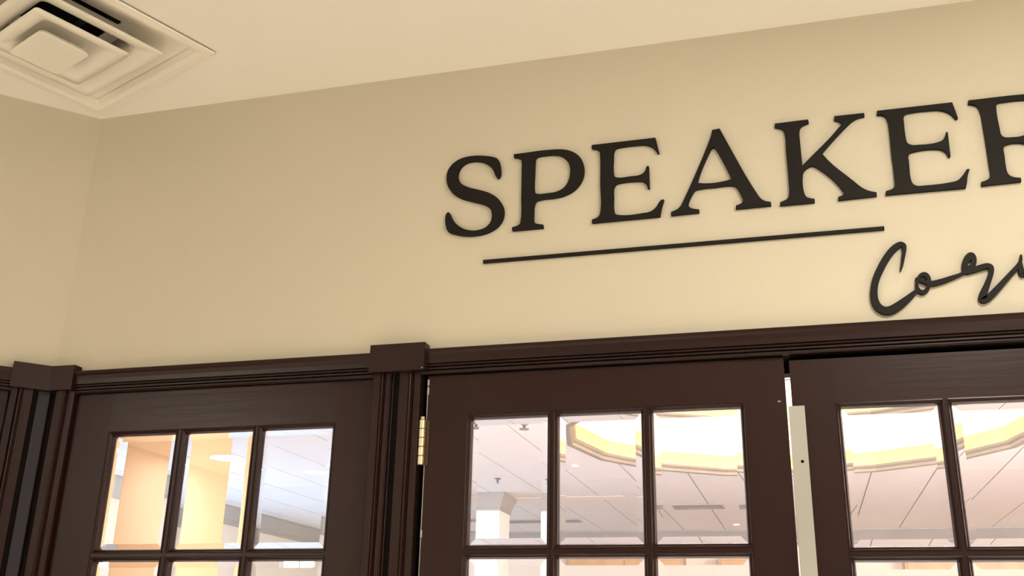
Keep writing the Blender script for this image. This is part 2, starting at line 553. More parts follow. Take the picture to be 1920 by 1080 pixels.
# hinge
hx, hy = -.7805, D - .004
hz0, hz1 = 1.45 + .3785, 1.45 + .477
hl = obj('hinge_leaf', nbox(hx, -.7665, YL - .0022, YL + .003, hz0, hz1, bevel=.0005), mat('dark_brass', (.10, .06, .03), .5, metal=.5, var=.4, var_scale=30), door_2)  # hinge plate in a darker brown than the knuckles
hl['label'] = 'dark hinge plate on the door edge'
n = 5
h = (hz1 - hz0) / n
for k in range(n):
    bm = bmesh.new()
    z0 = hz0 + k * h + .0006
    z1 = hz0 + (k + 1) * h - .0006
    lathe(bm, [(0, z0), (.0068, z0), (.0074, z0 + .001), (.0074, z1 - .001), (.0068, z1), (0, z1)], 16, cx=hx, cy=hy)
    o = obj('hinge_knuckle', bm, M_BRASS, door_2)
    o['label'] = 'bright brass hinge knuckle'
bm = lathe(bmesh.new(), [(0, hz1), (.004, hz1), (.0055, hz1 + .003), (.005, hz1 + .006), (.003, hz1 + .008), (0, hz1 + .0085)], 12, cx=hx, cy=hy)
obj('hinge_pin', bm, M_BRASS, door_2)
# edge strip of the right leaf
bm = bmesh.new()
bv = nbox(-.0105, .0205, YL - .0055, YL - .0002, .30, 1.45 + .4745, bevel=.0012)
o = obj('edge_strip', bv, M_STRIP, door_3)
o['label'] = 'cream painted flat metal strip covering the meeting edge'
for z in (.364, -.2, -.75):
    bm = lathe(bmesh.new(), [(0, .0), (.0030, .0), (.0030, .0008), (.0022, .0014), (0, .0014)], 12)
    o = obj('screw', bm, M_DARK, door_3, loc=(.0085, YL - .0055, 1.45 + z))
    o.rotation_euler = (math.radians(90), 0, 0)

# ------------------------------------------------------------------ lettering
LETTER_T = .009


def letter(key, loops, label):
    xs = [p[0] for p in loops[0]]
    bx, bz = min(xs), min(p[1] for p in loops[0])
    bm = bmesh.new()
    fs = fill_loops(bm, [[(x - bx, -LETTER_T, z - bz) for x, z in lp] for lp in loops])
    r = bmesh.ops.extrude_face_region(bm, geom=fs)
    for v in r['geom']:
        if isinstance(v, bmesh.types.BMVert):
            v.co.y += LETTER_T
    o = obj('sign_letter', bm, M_LETTER, loc=(bx, D - .0002, bz))
    tag(o, label, 'letter', 'large black raised letters on the wall')
    return o

LETTERS = {
'S':[[(-0.6246,2.5401),(-0.6223,2.5366),(-0.6208,2.5326),(-0.6195,2.5286),(-0.6183,2.5235),(-0.6174,2.5184),(-0.617,2.5133),(-0.6166,2.5092),(-0.6164,2.5051),(-0.6166,2.5011),(-0.6174,2.4973),(-0.6196,2.4927),(-0.6233,2.4904),(-0.6264,2.4925),(-0.6288,2.4963),(-0.6306,2.5002),(-0.6319,2.5043),(-0.6335,2.5083),(-0.6354,2.5122),(-0.6375,2.5161),(-0.6399,2.5198),(-0.6426,2.5232),(-0.6458,2.5266),(-0.6494,2.5297),(-0.6531,2.5325),(-0.6571,2.5349),(-0.6613,2.537),(-0.6657,2.5386),(-0.6702,2.5399),(-0.6748,2.5409),(-0.6787,2.5416),(-0.6828,2.542),(-0.6868,2.5422),(-0.6907,2.5421),(-0.6946,2.5416),(-0.699,2.5406),(-0.7032,2.5392),(-0.7072,2.5372),(-0.7108,2.5347),(-0.7138,2.5317),(-0.7164,2.5284),(-0.7186,2.5246),(-0.7202,2.5206),(-0.7213,2.5165),(-0.7219,2.5122),(-0.7219,2.5077),(-0.7213,2.5033),(-0.7201,2.499),(-0.7183,2.4949),(-0.7161,2.491),(-0.7134,2.4874),(-0.7097,2.4838),(-0.7055,2.4808),(-0.701,2.4782),(-0.6965,2.4759),(-0.6922,2.4738),(-0.6878,2.4721),(-0.6834,2.4705),(-0.6789,2.469),(-0.6745,2.4675),(-0.6701,2.4659),(-0.6656,2.4642),(-0.6612,2.4626),(-0.6568,2.461),(-0.6524,2.4592),(-0.648,2.4573),(-0.6438,2.4551),(-0.6396,2.4527),(-0.6355,2.45),(-0.6315,2.4472),(-0.6277,2.4441),(-0.6241,2.4408),(-0.6211,2.4376),(-0.6183,2.4342),(-0.6157,2.4306),(-0.6133,2.4269),(-0.6113,2.423),(-0.6093,2.4183),(-0.6078,2.4134),(-0.6068,2.4085),(-0.6064,2.4035),(-0.6064,2.3994),(-0.6068,2.3954),(-0.6075,2.3914),(-0.6085,2.3876),(-0.6099,2.3839),(-0.6117,2.3801),(-0.6139,2.3766),(-0.6164,2.3733),(-0.6192,2.3702),(-0.6222,2.3674),(-0.6253,2.365),(-0.6286,2.3628),(-0.632,2.3609),(-0.6356,2.3591),(-0.6393,2.3576),(-0.643,2.3562),(-0.6471,2.3549),(-0.6512,2.3539),(-0.6555,2.3531),(-0.6597,2.3524),(-0.6641,2.3519),(-0.6684,2.3516),(-0.673,2.3513),(-0.6776,2.3512),(-0.6822,2.3513),(-0.6869,2.3515),(-0.6916,2.3519),(-0.6962,2.3524),(-0.7002,2.353),(-0.7042,2.3537),(-0.7082,2.3546),(-0.7122,2.3556),(-0.7162,2.3567),(-0.7201,2.358),(-0.7245,2.3594),(-0.7289,2.3608),(-0.7333,2.3625),(-0.7373,2.3648),(-0.7409,2.3678),(-0.7434,2.3716),(-0.7449,2.376),(-0.746,2.3805),(-0.7471,2.3854),(-0.7479,2.3902),(-0.7483,2.3951),(-0.7484,2.3999),(-0.7483,2.4042),(-0.7478,2.4084),(-0.7464,2.4121),(-0.7441,2.4149),(-0.7411,2.4159),(-0.7388,2.414),(-0.7371,2.4112),(-0.7352,2.4073),(-0.7335,2.4033),(-0.7316,2.3993),(-0.7291,2.3952),(-0.7263,2.3911),(-0.7233,2.3872),(-0.7201,2.3836),(-0.717,2.3807),(-0.7138,2.3779),(-0.7105,2.3753),(-0.707,2.3729),(-0.7034,2.3708),(-0.6996,2.369),(-0.6957,2.3673),(-0.6918,2.366),(-0.6878,2.3649),(-0.6838,2.3641),(-0.6799,2.3635),(-0.676,2.3632),(-0.6721,2.3631),(-0.6683,2.3633),(-0.6645,2.3638),(-0.6601,2.3647),(-0.6557,2.3659),(-0.6515,2.3676),(-0.6477,2.3699),(-0.6446,2.3724),(-0.6418,2.3753),(-0.6393,2.3786),(-0.6374,2.3822),(-0.6362,2.3858),(-0.6354,2.3896),(-0.635,2.3935),(-0.6351,2.3975),(-0.6355,2.4016),(-0.6363,2.4058),(-0.6376,2.4098),(-0.6394,2.4136),(-0.6422,2.4174),(-0.6456,2.4207),(-0.6493,2.4236),(-0.6535,2.4261),(-0.6578,2.4282),(-0.6623,2.43),(-0.6668,2.4317),(-0.6708,2.4333),(-0.6748,2.4347),(-0.6788,2.4361),(-0.6828,2.4375),(-0.6868,2.4389),(-0.6909,2.4404),(-0.6953,2.442),(-0.6998,2.4437),(-0.7043,2.4454),(-0.7087,2.4473),(-0.713,2.4495),(-0.7173,2.452),(-0.7215,2.4547),(-0.7257,2.4576),(-0.7296,2.4608),(-0.7333,2.4643),(-0.7368,2.4682),(-0.7399,2.4725),(-0.7427,2.477),(-0.7451,2.4817),(-0.7469,2.4863),(-0.7483,2.4911),(-0.7493,2.4959),(-0.7499,2.5007),(-0.7501,2.505),(-0.75,2.5092),(-0.7497,2.5134),(-0.749,2.5175),(-0.7479,2.5214),(-0.7465,2.5254),(-0.7447,2.5291),(-0.7426,2.5326),(-0.7402,2.5359),(-0.7376,2.539),(-0.7344,2.542),(-0.7309,2.5447),(-0.7272,2.547),(-0.7233,2.5491),(-0.7192,2.5509),(-0.715,2.5523),(-0.7107,2.5534),(-0.7063,2.5543),(-0.7018,2.5549),(-0.6973,2.5553),(-0.6929,2.5556),(-0.6885,2.5556),(-0.6841,2.5555),(-0.6797,2.5553),(-0.6752,2.5549),(-0.6708,2.5545),(-0.6668,2.5539),(-0.6627,2.5533),(-0.6587,2.5525),(-0.6546,2.5517),(-0.6506,2.5507),(-0.6466,2.5497),(-0.6427,2.5487),(-0.6388,2.5476),(-0.635,2.5462),(-0.6312,2.5446),(-0.6277,2.5427)]],
'P':[[(-0.5859,2.5478),(-0.5694,2.5481),(-0.553,2.5486),(-0.5367,2.5491),(-0.5204,2.5495),(-0.5042,2.5493),(-0.4879,2.5486),(-0.4837,2.5483),(-0.4795,2.5479),(-0.4752,2.5474),(-0.471,2.5468),(-0.4668,2.5459),(-0.4627,2.5448),(-0.4584,2.5434),(-0.454,2.5418),(-0.4498,2.5398),(-0.4457,2.5376),(-0.4418,2.535),(-0.4383,2.5322),(-0.4349,2.5291),(-0.4317,2.5258),(-0.4288,2.5222),(-0.4263,2.5184),(-0.4242,2.5144),(-0.4226,2.5102),(-0.4213,2.506),(-0.4203,2.5016),(-0.4195,2.4973),(-0.4191,2.4927),(-0.419,2.4882),(-0.4192,2.4837),(-0.4197,2.4793),(-0.4204,2.475),(-0.4215,2.4708),(-0.4229,2.4669),(-0.4245,2.463),(-0.4264,2.4593),(-0.4285,2.4558),(-0.4311,2.4521),(-0.434,2.4487),(-0.4371,2.4454),(-0.4404,2.4425),(-0.4439,2.4398),(-0.4474,2.4375),(-0.451,2.4354),(-0.4548,2.4336),(-0.4586,2.432),(-0.4625,2.4306),(-0.4665,2.4294),(-0.4705,2.4284),(-0.4746,2.4277),(-0.4788,2.4272),(-0.4829,2.4268),(-0.4871,2.4265),(-0.4913,2.4262),(-0.496,2.426),(-0.5006,2.4261),(-0.5054,2.4262),(-0.5101,2.4263),(-0.5147,2.4261),(-0.5193,2.4256),(-0.5234,2.4251),(-0.5274,2.4243),(-0.5308,2.4224),(-0.5329,2.4194),(-0.5342,2.4157),(-0.535,2.4118),(-0.5356,2.4075),(-0.5358,2.4031),(-0.5357,2.3986),(-0.5356,2.3941),(-0.5356,2.3897),(-0.5358,2.3853),(-0.5361,2.381),(-0.5358,2.3766),(-0.535,2.3724),(-0.5332,2.3686),(-0.5298,2.3663),(-0.5259,2.3649),(-0.5219,2.3638),(-0.5179,2.3631),(-0.5139,2.3624),(-0.5134,2.3545),(-0.5861,2.3547),(-0.5863,2.3624),(-0.5827,2.3631),(-0.5792,2.3637),(-0.5758,2.3647),(-0.5719,2.3663),(-0.5686,2.3688),(-0.5672,2.3717),(-0.5665,2.375),(-0.5661,2.3785),(-0.5652,2.3877),(-0.565,2.397),(-0.5651,2.4065),(-0.5655,2.416),(-0.5658,2.4255),(-0.566,2.4351),(-0.566,2.4463),(-0.566,2.4575),(-0.566,2.4688),(-0.566,2.4801),(-0.5661,2.4915),(-0.5662,2.5029),(-0.5661,2.5075),(-0.566,2.512),(-0.5659,2.5166),(-0.5661,2.5212),(-0.5666,2.5258),(-0.5672,2.5298),(-0.5688,2.5335),(-0.5721,2.5361),(-0.576,2.5378),(-0.5792,2.5388),(-0.5824,2.5395),(-0.5857,2.5401)],[(-0.5342,2.522),(-0.5341,2.5256),(-0.534,2.5291),(-0.533,2.5322),(-0.5308,2.5343),(-0.528,2.5355),(-0.5239,2.5363),(-0.5196,2.5365),(-0.5153,2.5365),(-0.5114,2.5366),(-0.5075,2.5367),(-0.5037,2.5368),(-0.4998,2.5367),(-0.4959,2.5365),(-0.492,2.536),(-0.4882,2.5354),(-0.4843,2.5347),(-0.4805,2.5338),(-0.4767,2.5325),(-0.4731,2.5308),(-0.4693,2.5282),(-0.4657,2.5251),(-0.4624,2.5216),(-0.4595,2.5178),(-0.4572,2.5139),(-0.4553,2.5098),(-0.4538,2.5055),(-0.4526,2.5011),(-0.4518,2.4966),(-0.4515,2.492),(-0.4515,2.4875),(-0.4518,2.483),(-0.4522,2.4789),(-0.4529,2.4749),(-0.4537,2.4709),(-0.4549,2.4671),(-0.4563,2.4634),(-0.4583,2.4592),(-0.4607,2.4552),(-0.4634,2.4516),(-0.4666,2.4484),(-0.4695,2.4463),(-0.4727,2.4444),(-0.4761,2.4429),(-0.4796,2.4417),(-0.4831,2.4407),(-0.4871,2.4399),(-0.4913,2.4394),(-0.4954,2.4392),(-0.4997,2.4392),(-0.5039,2.4391),(-0.5077,2.439),(-0.5115,2.4388),(-0.5153,2.4386),(-0.5192,2.4387),(-0.523,2.439),(-0.5268,2.4398),(-0.5302,2.441),(-0.5331,2.4432),(-0.5347,2.4473),(-0.5351,2.4519),(-0.5357,2.4587),(-0.5358,2.4654),(-0.5357,2.4722),(-0.5355,2.4789),(-0.5352,2.4857),(-0.535,2.4925),(-0.535,2.4974),(-0.5349,2.5023),(-0.5348,2.5073),(-0.5347,2.5122),(-0.5344,2.5171)]],
'E1':[[(-0.4011,2.5492),(-0.2554,2.5498),(-0.2479,2.5113),(-0.2521,2.5105),(-0.2538,2.5143),(-0.2556,2.5181),(-0.2577,2.5216),(-0.2604,2.5248),(-0.2633,2.5276),(-0.2665,2.5301),(-0.2703,2.5324),(-0.2743,2.5342),(-0.2784,2.5356),(-0.2823,2.5363),(-0.2864,2.5367),(-0.2904,2.5368),(-0.2944,2.5369),(-0.3011,2.5371),(-0.3079,2.5373),(-0.3147,2.5374),(-0.3214,2.5373),(-0.3282,2.537),(-0.3349,2.5365),(-0.3388,2.5362),(-0.3427,2.5356),(-0.3461,2.534),(-0.3486,2.5305),(-0.3501,2.5261),(-0.3508,2.5214),(-0.351,2.5165),(-0.3511,2.5117),(-0.3514,2.5053),(-0.3518,2.499),(-0.352,2.4927),(-0.3522,2.4864),(-0.3521,2.4801),(-0.3516,2.4738),(-0.3514,2.4702),(-0.3508,2.4667),(-0.3493,2.4636),(-0.3456,2.4611),(-0.3411,2.46),(-0.3363,2.4593),(-0.3314,2.459),(-0.3266,2.4592),(-0.3217,2.4595),(-0.3169,2.4598),(-0.3121,2.46),(-0.3082,2.46),(-0.3044,2.4599),(-0.3005,2.4599),(-0.2968,2.4602),(-0.2931,2.461),(-0.289,2.4625),(-0.2852,2.4646),(-0.282,2.4676),(-0.2802,2.4706),(-0.2789,2.474),(-0.2779,2.4776),(-0.2767,2.4811),(-0.2722,2.4806),(-0.2716,2.4263),(-0.2759,2.4267),(-0.277,2.4309),(-0.278,2.4351),(-0.2798,2.4389),(-0.2818,2.4414),(-0.2842,2.4435),(-0.2869,2.4451),(-0.2906,2.4464),(-0.2945,2.447),(-0.2984,2.4473),(-0.3047,2.4478),(-0.3111,2.4482),(-0.3174,2.4484),(-0.3238,2.4484),(-0.3301,2.448),(-0.3363,2.4474),(-0.3402,2.4469),(-0.3441,2.446),(-0.3474,2.4442),(-0.3498,2.4406),(-0.3511,2.4363),(-0.3518,2.4324),(-0.3521,2.4284),(-0.3521,2.4244),(-0.352,2.4204),(-0.3519,2.4163),(-0.3519,2.4123),(-0.352,2.4071),(-0.3523,2.4018),(-0.3525,2.3965),(-0.3526,2.3913),(-0.3523,2.3861),(-0.3517,2.3809),(-0.3509,2.3762),(-0.3489,2.3722),(-0.3455,2.3698),(-0.3416,2.3686),(-0.3376,2.3678),(-0.3294,2.3666),(-0.3212,2.3661),(-0.3129,2.3661),(-0.3047,2.3665),(-0.2965,2.367),(-0.2884,2.3676),(-0.2841,2.3678),(-0.2799,2.368),(-0.2757,2.3686),(-0.2717,2.3697),(-0.2684,2.3712),(-0.2653,2.3731),(-0.2624,2.3754),(-0.2598,2.3779),(-0.2575,2.3808),(-0.2556,2.3841),(-0.2537,2.3874),(-0.2516,2.3905),(-0.249,2.3932),(-0.2462,2.3957),(-0.2408,2.3951),(-0.242,2.3913),(-0.2433,2.3874),(-0.2446,2.3835),(-0.2457,2.3796),(-0.2467,2.376),(-0.2475,2.3724),(-0.2483,2.3687),(-0.2491,2.3651),(-0.2499,2.3607),(-0.2507,2.3563),(-0.402,2.3558),(-0.4019,2.3637),(-0.3977,2.3645),(-0.3935,2.3657),(-0.3908,2.3669),(-0.3882,2.3683),(-0.386,2.3703),(-0.384,2.3742),(-0.3829,2.3786),(-0.3815,2.3899),(-0.381,2.4014),(-0.3812,2.4131),(-0.3816,2.4249),(-0.3821,2.4367),(-0.3823,2.4485),(-0.3821,2.4599),(-0.3819,2.4713),(-0.3817,2.4828),(-0.3816,2.4944),(-0.3816,2.5059),(-0.382,2.5176),(-0.3821,2.5221),(-0.3823,2.5266),(-0.3833,2.5309),(-0.3855,2.5343),(-0.3884,2.5369),(-0.3925,2.5388),(-0.3968,2.5398),(-0.4012,2.5407)]],
'A':[[(-0.1297,2.553),(-0.1129,2.5546),(-0.1114,2.5509),(-0.11,2.5473),(-0.1085,2.5436),(-0.1071,2.5399),(-0.0962,2.5133),(-0.0855,2.487),(-0.0748,2.4609),(-0.064,2.4353),(-0.0527,2.4103),(-0.0409,2.386),(-0.0392,2.3827),(-0.0374,2.3795),(-0.0354,2.3766),(-0.0331,2.3741),(-0.0307,2.372),(-0.028,2.3702),(-0.0248,2.3687),(-0.0215,2.3676),(-0.0181,2.3667),(-0.0147,2.3657),(-0.0148,2.3584),(-0.0884,2.3579),(-0.088,2.3652),(-0.0852,2.3659),(-0.0824,2.3667),(-0.0797,2.3677),(-0.0765,2.3691),(-0.0739,2.3713),(-0.0724,2.3744),(-0.072,2.378),(-0.0727,2.3811),(-0.0739,2.3841),(-0.0752,2.3871),(-0.0767,2.3911),(-0.0782,2.3951),(-0.0797,2.3991),(-0.0815,2.403),(-0.0835,2.4071),(-0.0861,2.4107),(-0.0893,2.4125),(-0.0928,2.4135),(-0.0963,2.4141),(-0.102,2.4148),(-0.1076,2.4149),(-0.1133,2.4148),(-0.119,2.4145),(-0.1247,2.4142),(-0.1304,2.414),(-0.1355,2.4141),(-0.1406,2.4142),(-0.1457,2.4143),(-0.1508,2.4143),(-0.1559,2.4141),(-0.1609,2.4137),(-0.1646,2.4134),(-0.1682,2.4128),(-0.1716,2.4115),(-0.1742,2.4093),(-0.1763,2.4065),(-0.1782,2.4034),(-0.1802,2.4001),(-0.1821,2.3967),(-0.1838,2.3932),(-0.1853,2.3896),(-0.1867,2.3859),(-0.1879,2.3821),(-0.1887,2.3792),(-0.1887,2.3763),(-0.1872,2.3729),(-0.1847,2.3702),(-0.1818,2.3683),(-0.1786,2.3672),(-0.1754,2.3662),(-0.1723,2.3654),(-0.1692,2.3648),(-0.1661,2.3642),(-0.166,2.3573),(-0.2269,2.3565),(-0.2267,2.3641),(-0.2236,2.365),(-0.2205,2.366),(-0.2175,2.367),(-0.2146,2.3683),(-0.2113,2.3703),(-0.2083,2.3727),(-0.2056,2.3755),(-0.2033,2.3791),(-0.2013,2.3831),(-0.1994,2.3872),(-0.1938,2.3986),(-0.1883,2.4101),(-0.1828,2.4217),(-0.1775,2.4334),(-0.1721,2.4452),(-0.1668,2.457),(-0.1618,2.4683),(-0.1568,2.4796),(-0.1518,2.491),(-0.147,2.5025),(-0.1422,2.514),(-0.1375,2.5257),(-0.1361,2.5293),(-0.1347,2.533),(-0.1333,2.5367),(-0.1322,2.5405),(-0.1312,2.5446),(-0.1304,2.5488)],[(-0.1297,2.5102),(-0.1316,2.5094),(-0.1331,2.5079),(-0.1351,2.5048),(-0.1367,2.5014),(-0.1422,2.4901),(-0.1476,2.4787),(-0.1528,2.4673),(-0.1577,2.4557),(-0.1621,2.4439),(-0.1659,2.4319),(-0.1665,2.4302),(-0.1665,2.4285),(-0.1648,2.4271),(-0.1627,2.4266),(-0.152,2.4246),(-0.1412,2.4236),(-0.1304,2.4235),(-0.1196,2.4242),(-0.109,2.4255),(-0.0985,2.4273),(-0.0957,2.4283),(-0.093,2.4295),(-0.0978,2.4417),(-0.1025,2.4539),(-0.1071,2.4663),(-0.112,2.4786),(-0.1171,2.4909),(-0.1227,2.503),(-0.1241,2.5059),(-0.1259,2.5084),(-0.1277,2.5097)]],
'K':[[(0.0051,2.5514),(0.0756,2.5525),(0.0763,2.5448),(0.0725,2.5436),(0.0688,2.5425),(0.0651,2.541),(0.0615,2.5391),(0.0585,2.5364),(0.057,2.5337),(0.0562,2.5307),(0.0556,2.5275),(0.0551,2.5236),(0.0548,2.5197),(0.0548,2.5157),(0.0548,2.5117),(0.0549,2.5078),(0.0549,2.5038),(0.0549,2.4938),(0.055,2.4838),(0.0551,2.4738),(0.0553,2.4639),(0.0555,2.454),(0.0556,2.4441),(0.0696,2.4578),(0.0838,2.4712),(0.098,2.4847),(0.1121,2.4984),(0.1258,2.5126),(0.1389,2.5275),(0.1417,2.5304),(0.1432,2.5338),(0.1417,2.5373),(0.1389,2.54),(0.1357,2.5419),(0.1322,2.5431),(0.1287,2.5444),(0.1294,2.5532),(0.1907,2.553),(0.1908,2.5461),(0.1876,2.5455),(0.1845,2.5451),(0.1813,2.5446),(0.1781,2.5439),(0.175,2.543),(0.1714,2.5414),(0.1679,2.5393),(0.1645,2.5371),(0.1617,2.5349),(0.159,2.5326),(0.1564,2.5302),(0.1538,2.5277),(0.1446,2.5188),(0.1355,2.5097),(0.1265,2.5005),(0.1177,2.491),(0.109,2.4815),(0.1004,2.4717),(0.099,2.4703),(0.098,2.4687),(0.0985,2.4661),(0.0998,2.4638),(0.1081,2.4507),(0.1172,2.4385),(0.127,2.427),(0.1371,2.416),(0.1472,2.405),(0.157,2.394),(0.1594,2.3912),(0.1617,2.3884),(0.1641,2.3857),(0.1665,2.3831),(0.169,2.3806),(0.1717,2.3782),(0.1746,2.3759),(0.1775,2.3738),(0.1805,2.372),(0.1839,2.3703),(0.1874,2.3689),(0.1909,2.3677),(0.1945,2.3665),(0.198,2.3652),(0.1973,2.358),(0.121,2.3564),(0.1215,2.3632),(0.1241,2.3639),(0.1267,2.3646),(0.1292,2.3657),(0.132,2.3674),(0.134,2.3701),(0.1338,2.3731),(0.1326,2.376),(0.1263,2.3875),(0.119,2.3985),(0.111,2.4089),(0.1023,2.4188),(0.0932,2.4281),(0.0837,2.437),(0.0808,2.4393),(0.0776,2.4409),(0.0744,2.4414),(0.0713,2.441),(0.0679,2.4395),(0.0647,2.4376),(0.0617,2.4352),(0.059,2.4324),(0.0567,2.4292),(0.0555,2.4263),(0.055,2.4231),(0.054,2.4155),(0.0533,2.4078),(0.053,2.4001),(0.0531,2.3924),(0.0537,2.3848),(0.055,2.3773),(0.0562,2.3732),(0.0584,2.3697),(0.0615,2.3677),(0.065,2.3664),(0.0681,2.3653),(0.0713,2.3644),(0.0744,2.3635),(0.0739,2.3564),(0.0034,2.3564),(0.0038,2.3631),(0.0072,2.3642),(0.0106,2.3654),(0.0139,2.3668),(0.0164,2.3681),(0.0187,2.3697),(0.0206,2.3717),(0.0222,2.3755),(0.023,2.3797),(0.0237,2.385),(0.0241,2.3903),(0.0243,2.3957),(0.0243,2.4011),(0.0243,2.4065),(0.0244,2.4119),(0.0245,2.4241),(0.0245,2.4364),(0.0244,2.4488),(0.0243,2.4612),(0.0241,2.4737),(0.024,2.4862),(0.0242,2.4928),(0.0245,2.4994),(0.0248,2.5061),(0.0249,2.5128),(0.0247,2.5194),(0.024,2.5261),(0.0234,2.5295),(0.0225,2.5329),(0.021,2.5358),(0.0181,2.5383),(0.0147,2.5399),(0.0114,2.5412),(0.008,2.5422),(0.0046,2.5432)]],
'E2':[[(0.2168,2.5546),(0.3656,2.5548),(0.3724,2.5168),(0.3678,2.5158),(0.366,2.5194),(0.3641,2.523),(0.3619,2.5264),(0.3598,2.5289),(0.3575,2.5311),(0.3551,2.5332),(0.3526,2.535),(0.3498,2.5367),(0.3469,2.5382),(0.3439,2.5395),(0.3408,2.5406),(0.3377,2.5415),(0.3346,2.5421),(0.3315,2.5425),(0.3283,2.5427),(0.3251,2.5428),(0.322,2.5429),(0.3188,2.543),(0.3128,2.5432),(0.3068,2.5434),(0.3008,2.5435),(0.2948,2.5435),(0.2888,2.5432),(0.2828,2.5427),(0.2791,2.5425),(0.2754,2.542),(0.272,2.5403),(0.2701,2.5382),(0.2688,2.5354),(0.2678,2.5324),(0.2673,2.5288),(0.2673,2.5251),(0.2674,2.5214),(0.2672,2.5149),(0.2669,2.5084),(0.2667,2.5019),(0.2667,2.4954),(0.2668,2.4889),(0.2671,2.4825),(0.2674,2.4787),(0.2679,2.4748),(0.2691,2.4714),(0.2711,2.469),(0.2736,2.4672),(0.2764,2.466),(0.2795,2.465),(0.2827,2.4646),(0.286,2.4645),(0.2892,2.4644),(0.2957,2.4641),(0.3023,2.4638),(0.3088,2.4638),(0.3153,2.464),(0.3218,2.4647),(0.3282,2.466),(0.3316,2.467),(0.3349,2.4684),(0.3378,2.4705),(0.3399,2.4731),(0.3415,2.4761),(0.3429,2.4792),(0.3444,2.4831),(0.3456,2.4872),(0.3491,2.4867),(0.3479,2.4313),(0.3437,2.4308),(0.3429,2.4344),(0.3421,2.4381),(0.3407,2.4414),(0.3388,2.444),(0.3364,2.4462),(0.3338,2.448),(0.3311,2.4493),(0.3282,2.4504),(0.3252,2.4511),(0.3223,2.4516),(0.3154,2.4525),(0.3086,2.453),(0.3016,2.4531),(0.2947,2.4529),(0.2878,2.4523),(0.2809,2.4513),(0.2772,2.4508),(0.2737,2.4498),(0.2706,2.4478),(0.2686,2.4442),(0.2675,2.4399),(0.2671,2.4358),(0.2673,2.4317),(0.2674,2.4276),(0.2672,2.4206),(0.2669,2.4135),(0.2665,2.4065),(0.2663,2.3995),(0.2665,2.3926),(0.2672,2.3858),(0.2679,2.3824),(0.2688,2.3792),(0.2703,2.3763),(0.2726,2.3741),(0.2753,2.3725),(0.2782,2.3714),(0.2818,2.3708),(0.2855,2.3708),(0.2892,2.3708),(0.2979,2.3707),(0.3066,2.3707),(0.3152,2.3707),(0.3239,2.371),(0.3325,2.3716),(0.3411,2.3725),(0.3447,2.373),(0.3484,2.3735),(0.352,2.3744),(0.3554,2.3759),(0.3581,2.3778),(0.3606,2.3802),(0.363,2.3828),(0.3653,2.3854),(0.3678,2.3885),(0.3702,2.3918),(0.3726,2.3951),(0.3749,2.3984),(0.3803,2.3982),(0.3788,2.3943),(0.3774,2.3905),(0.3759,2.3867),(0.3747,2.3828),(0.3736,2.3786),(0.3728,2.3745),(0.372,2.3703),(0.371,2.3662),(0.3701,2.3634),(0.3692,2.3607),(0.3683,2.358),(0.2149,2.3587),(0.2157,2.3661),(0.219,2.3669),(0.2222,2.3677),(0.2255,2.3687),(0.229,2.3701),(0.2321,2.3725),(0.2335,2.3751),(0.2343,2.3781),(0.2349,2.3813),(0.2353,2.3855),(0.2355,2.3898),(0.2354,2.3942),(0.2354,2.3985),(0.2355,2.407),(0.2355,2.4156),(0.2355,2.4241),(0.2354,2.4327),(0.2354,2.4413),(0.2354,2.45),(0.2356,2.4605),(0.2358,2.4711),(0.236,2.4818),(0.2362,2.4924),(0.2362,2.5031),(0.2361,2.5139),(0.236,2.5183),(0.2359,2.5228),(0.2355,2.5273),(0.2348,2.5317),(0.2337,2.5361),(0.2318,2.54),(0.2288,2.5426),(0.2254,2.5444),(0.2223,2.5453),(0.2191,2.5457),(0.2159,2.5461)]],
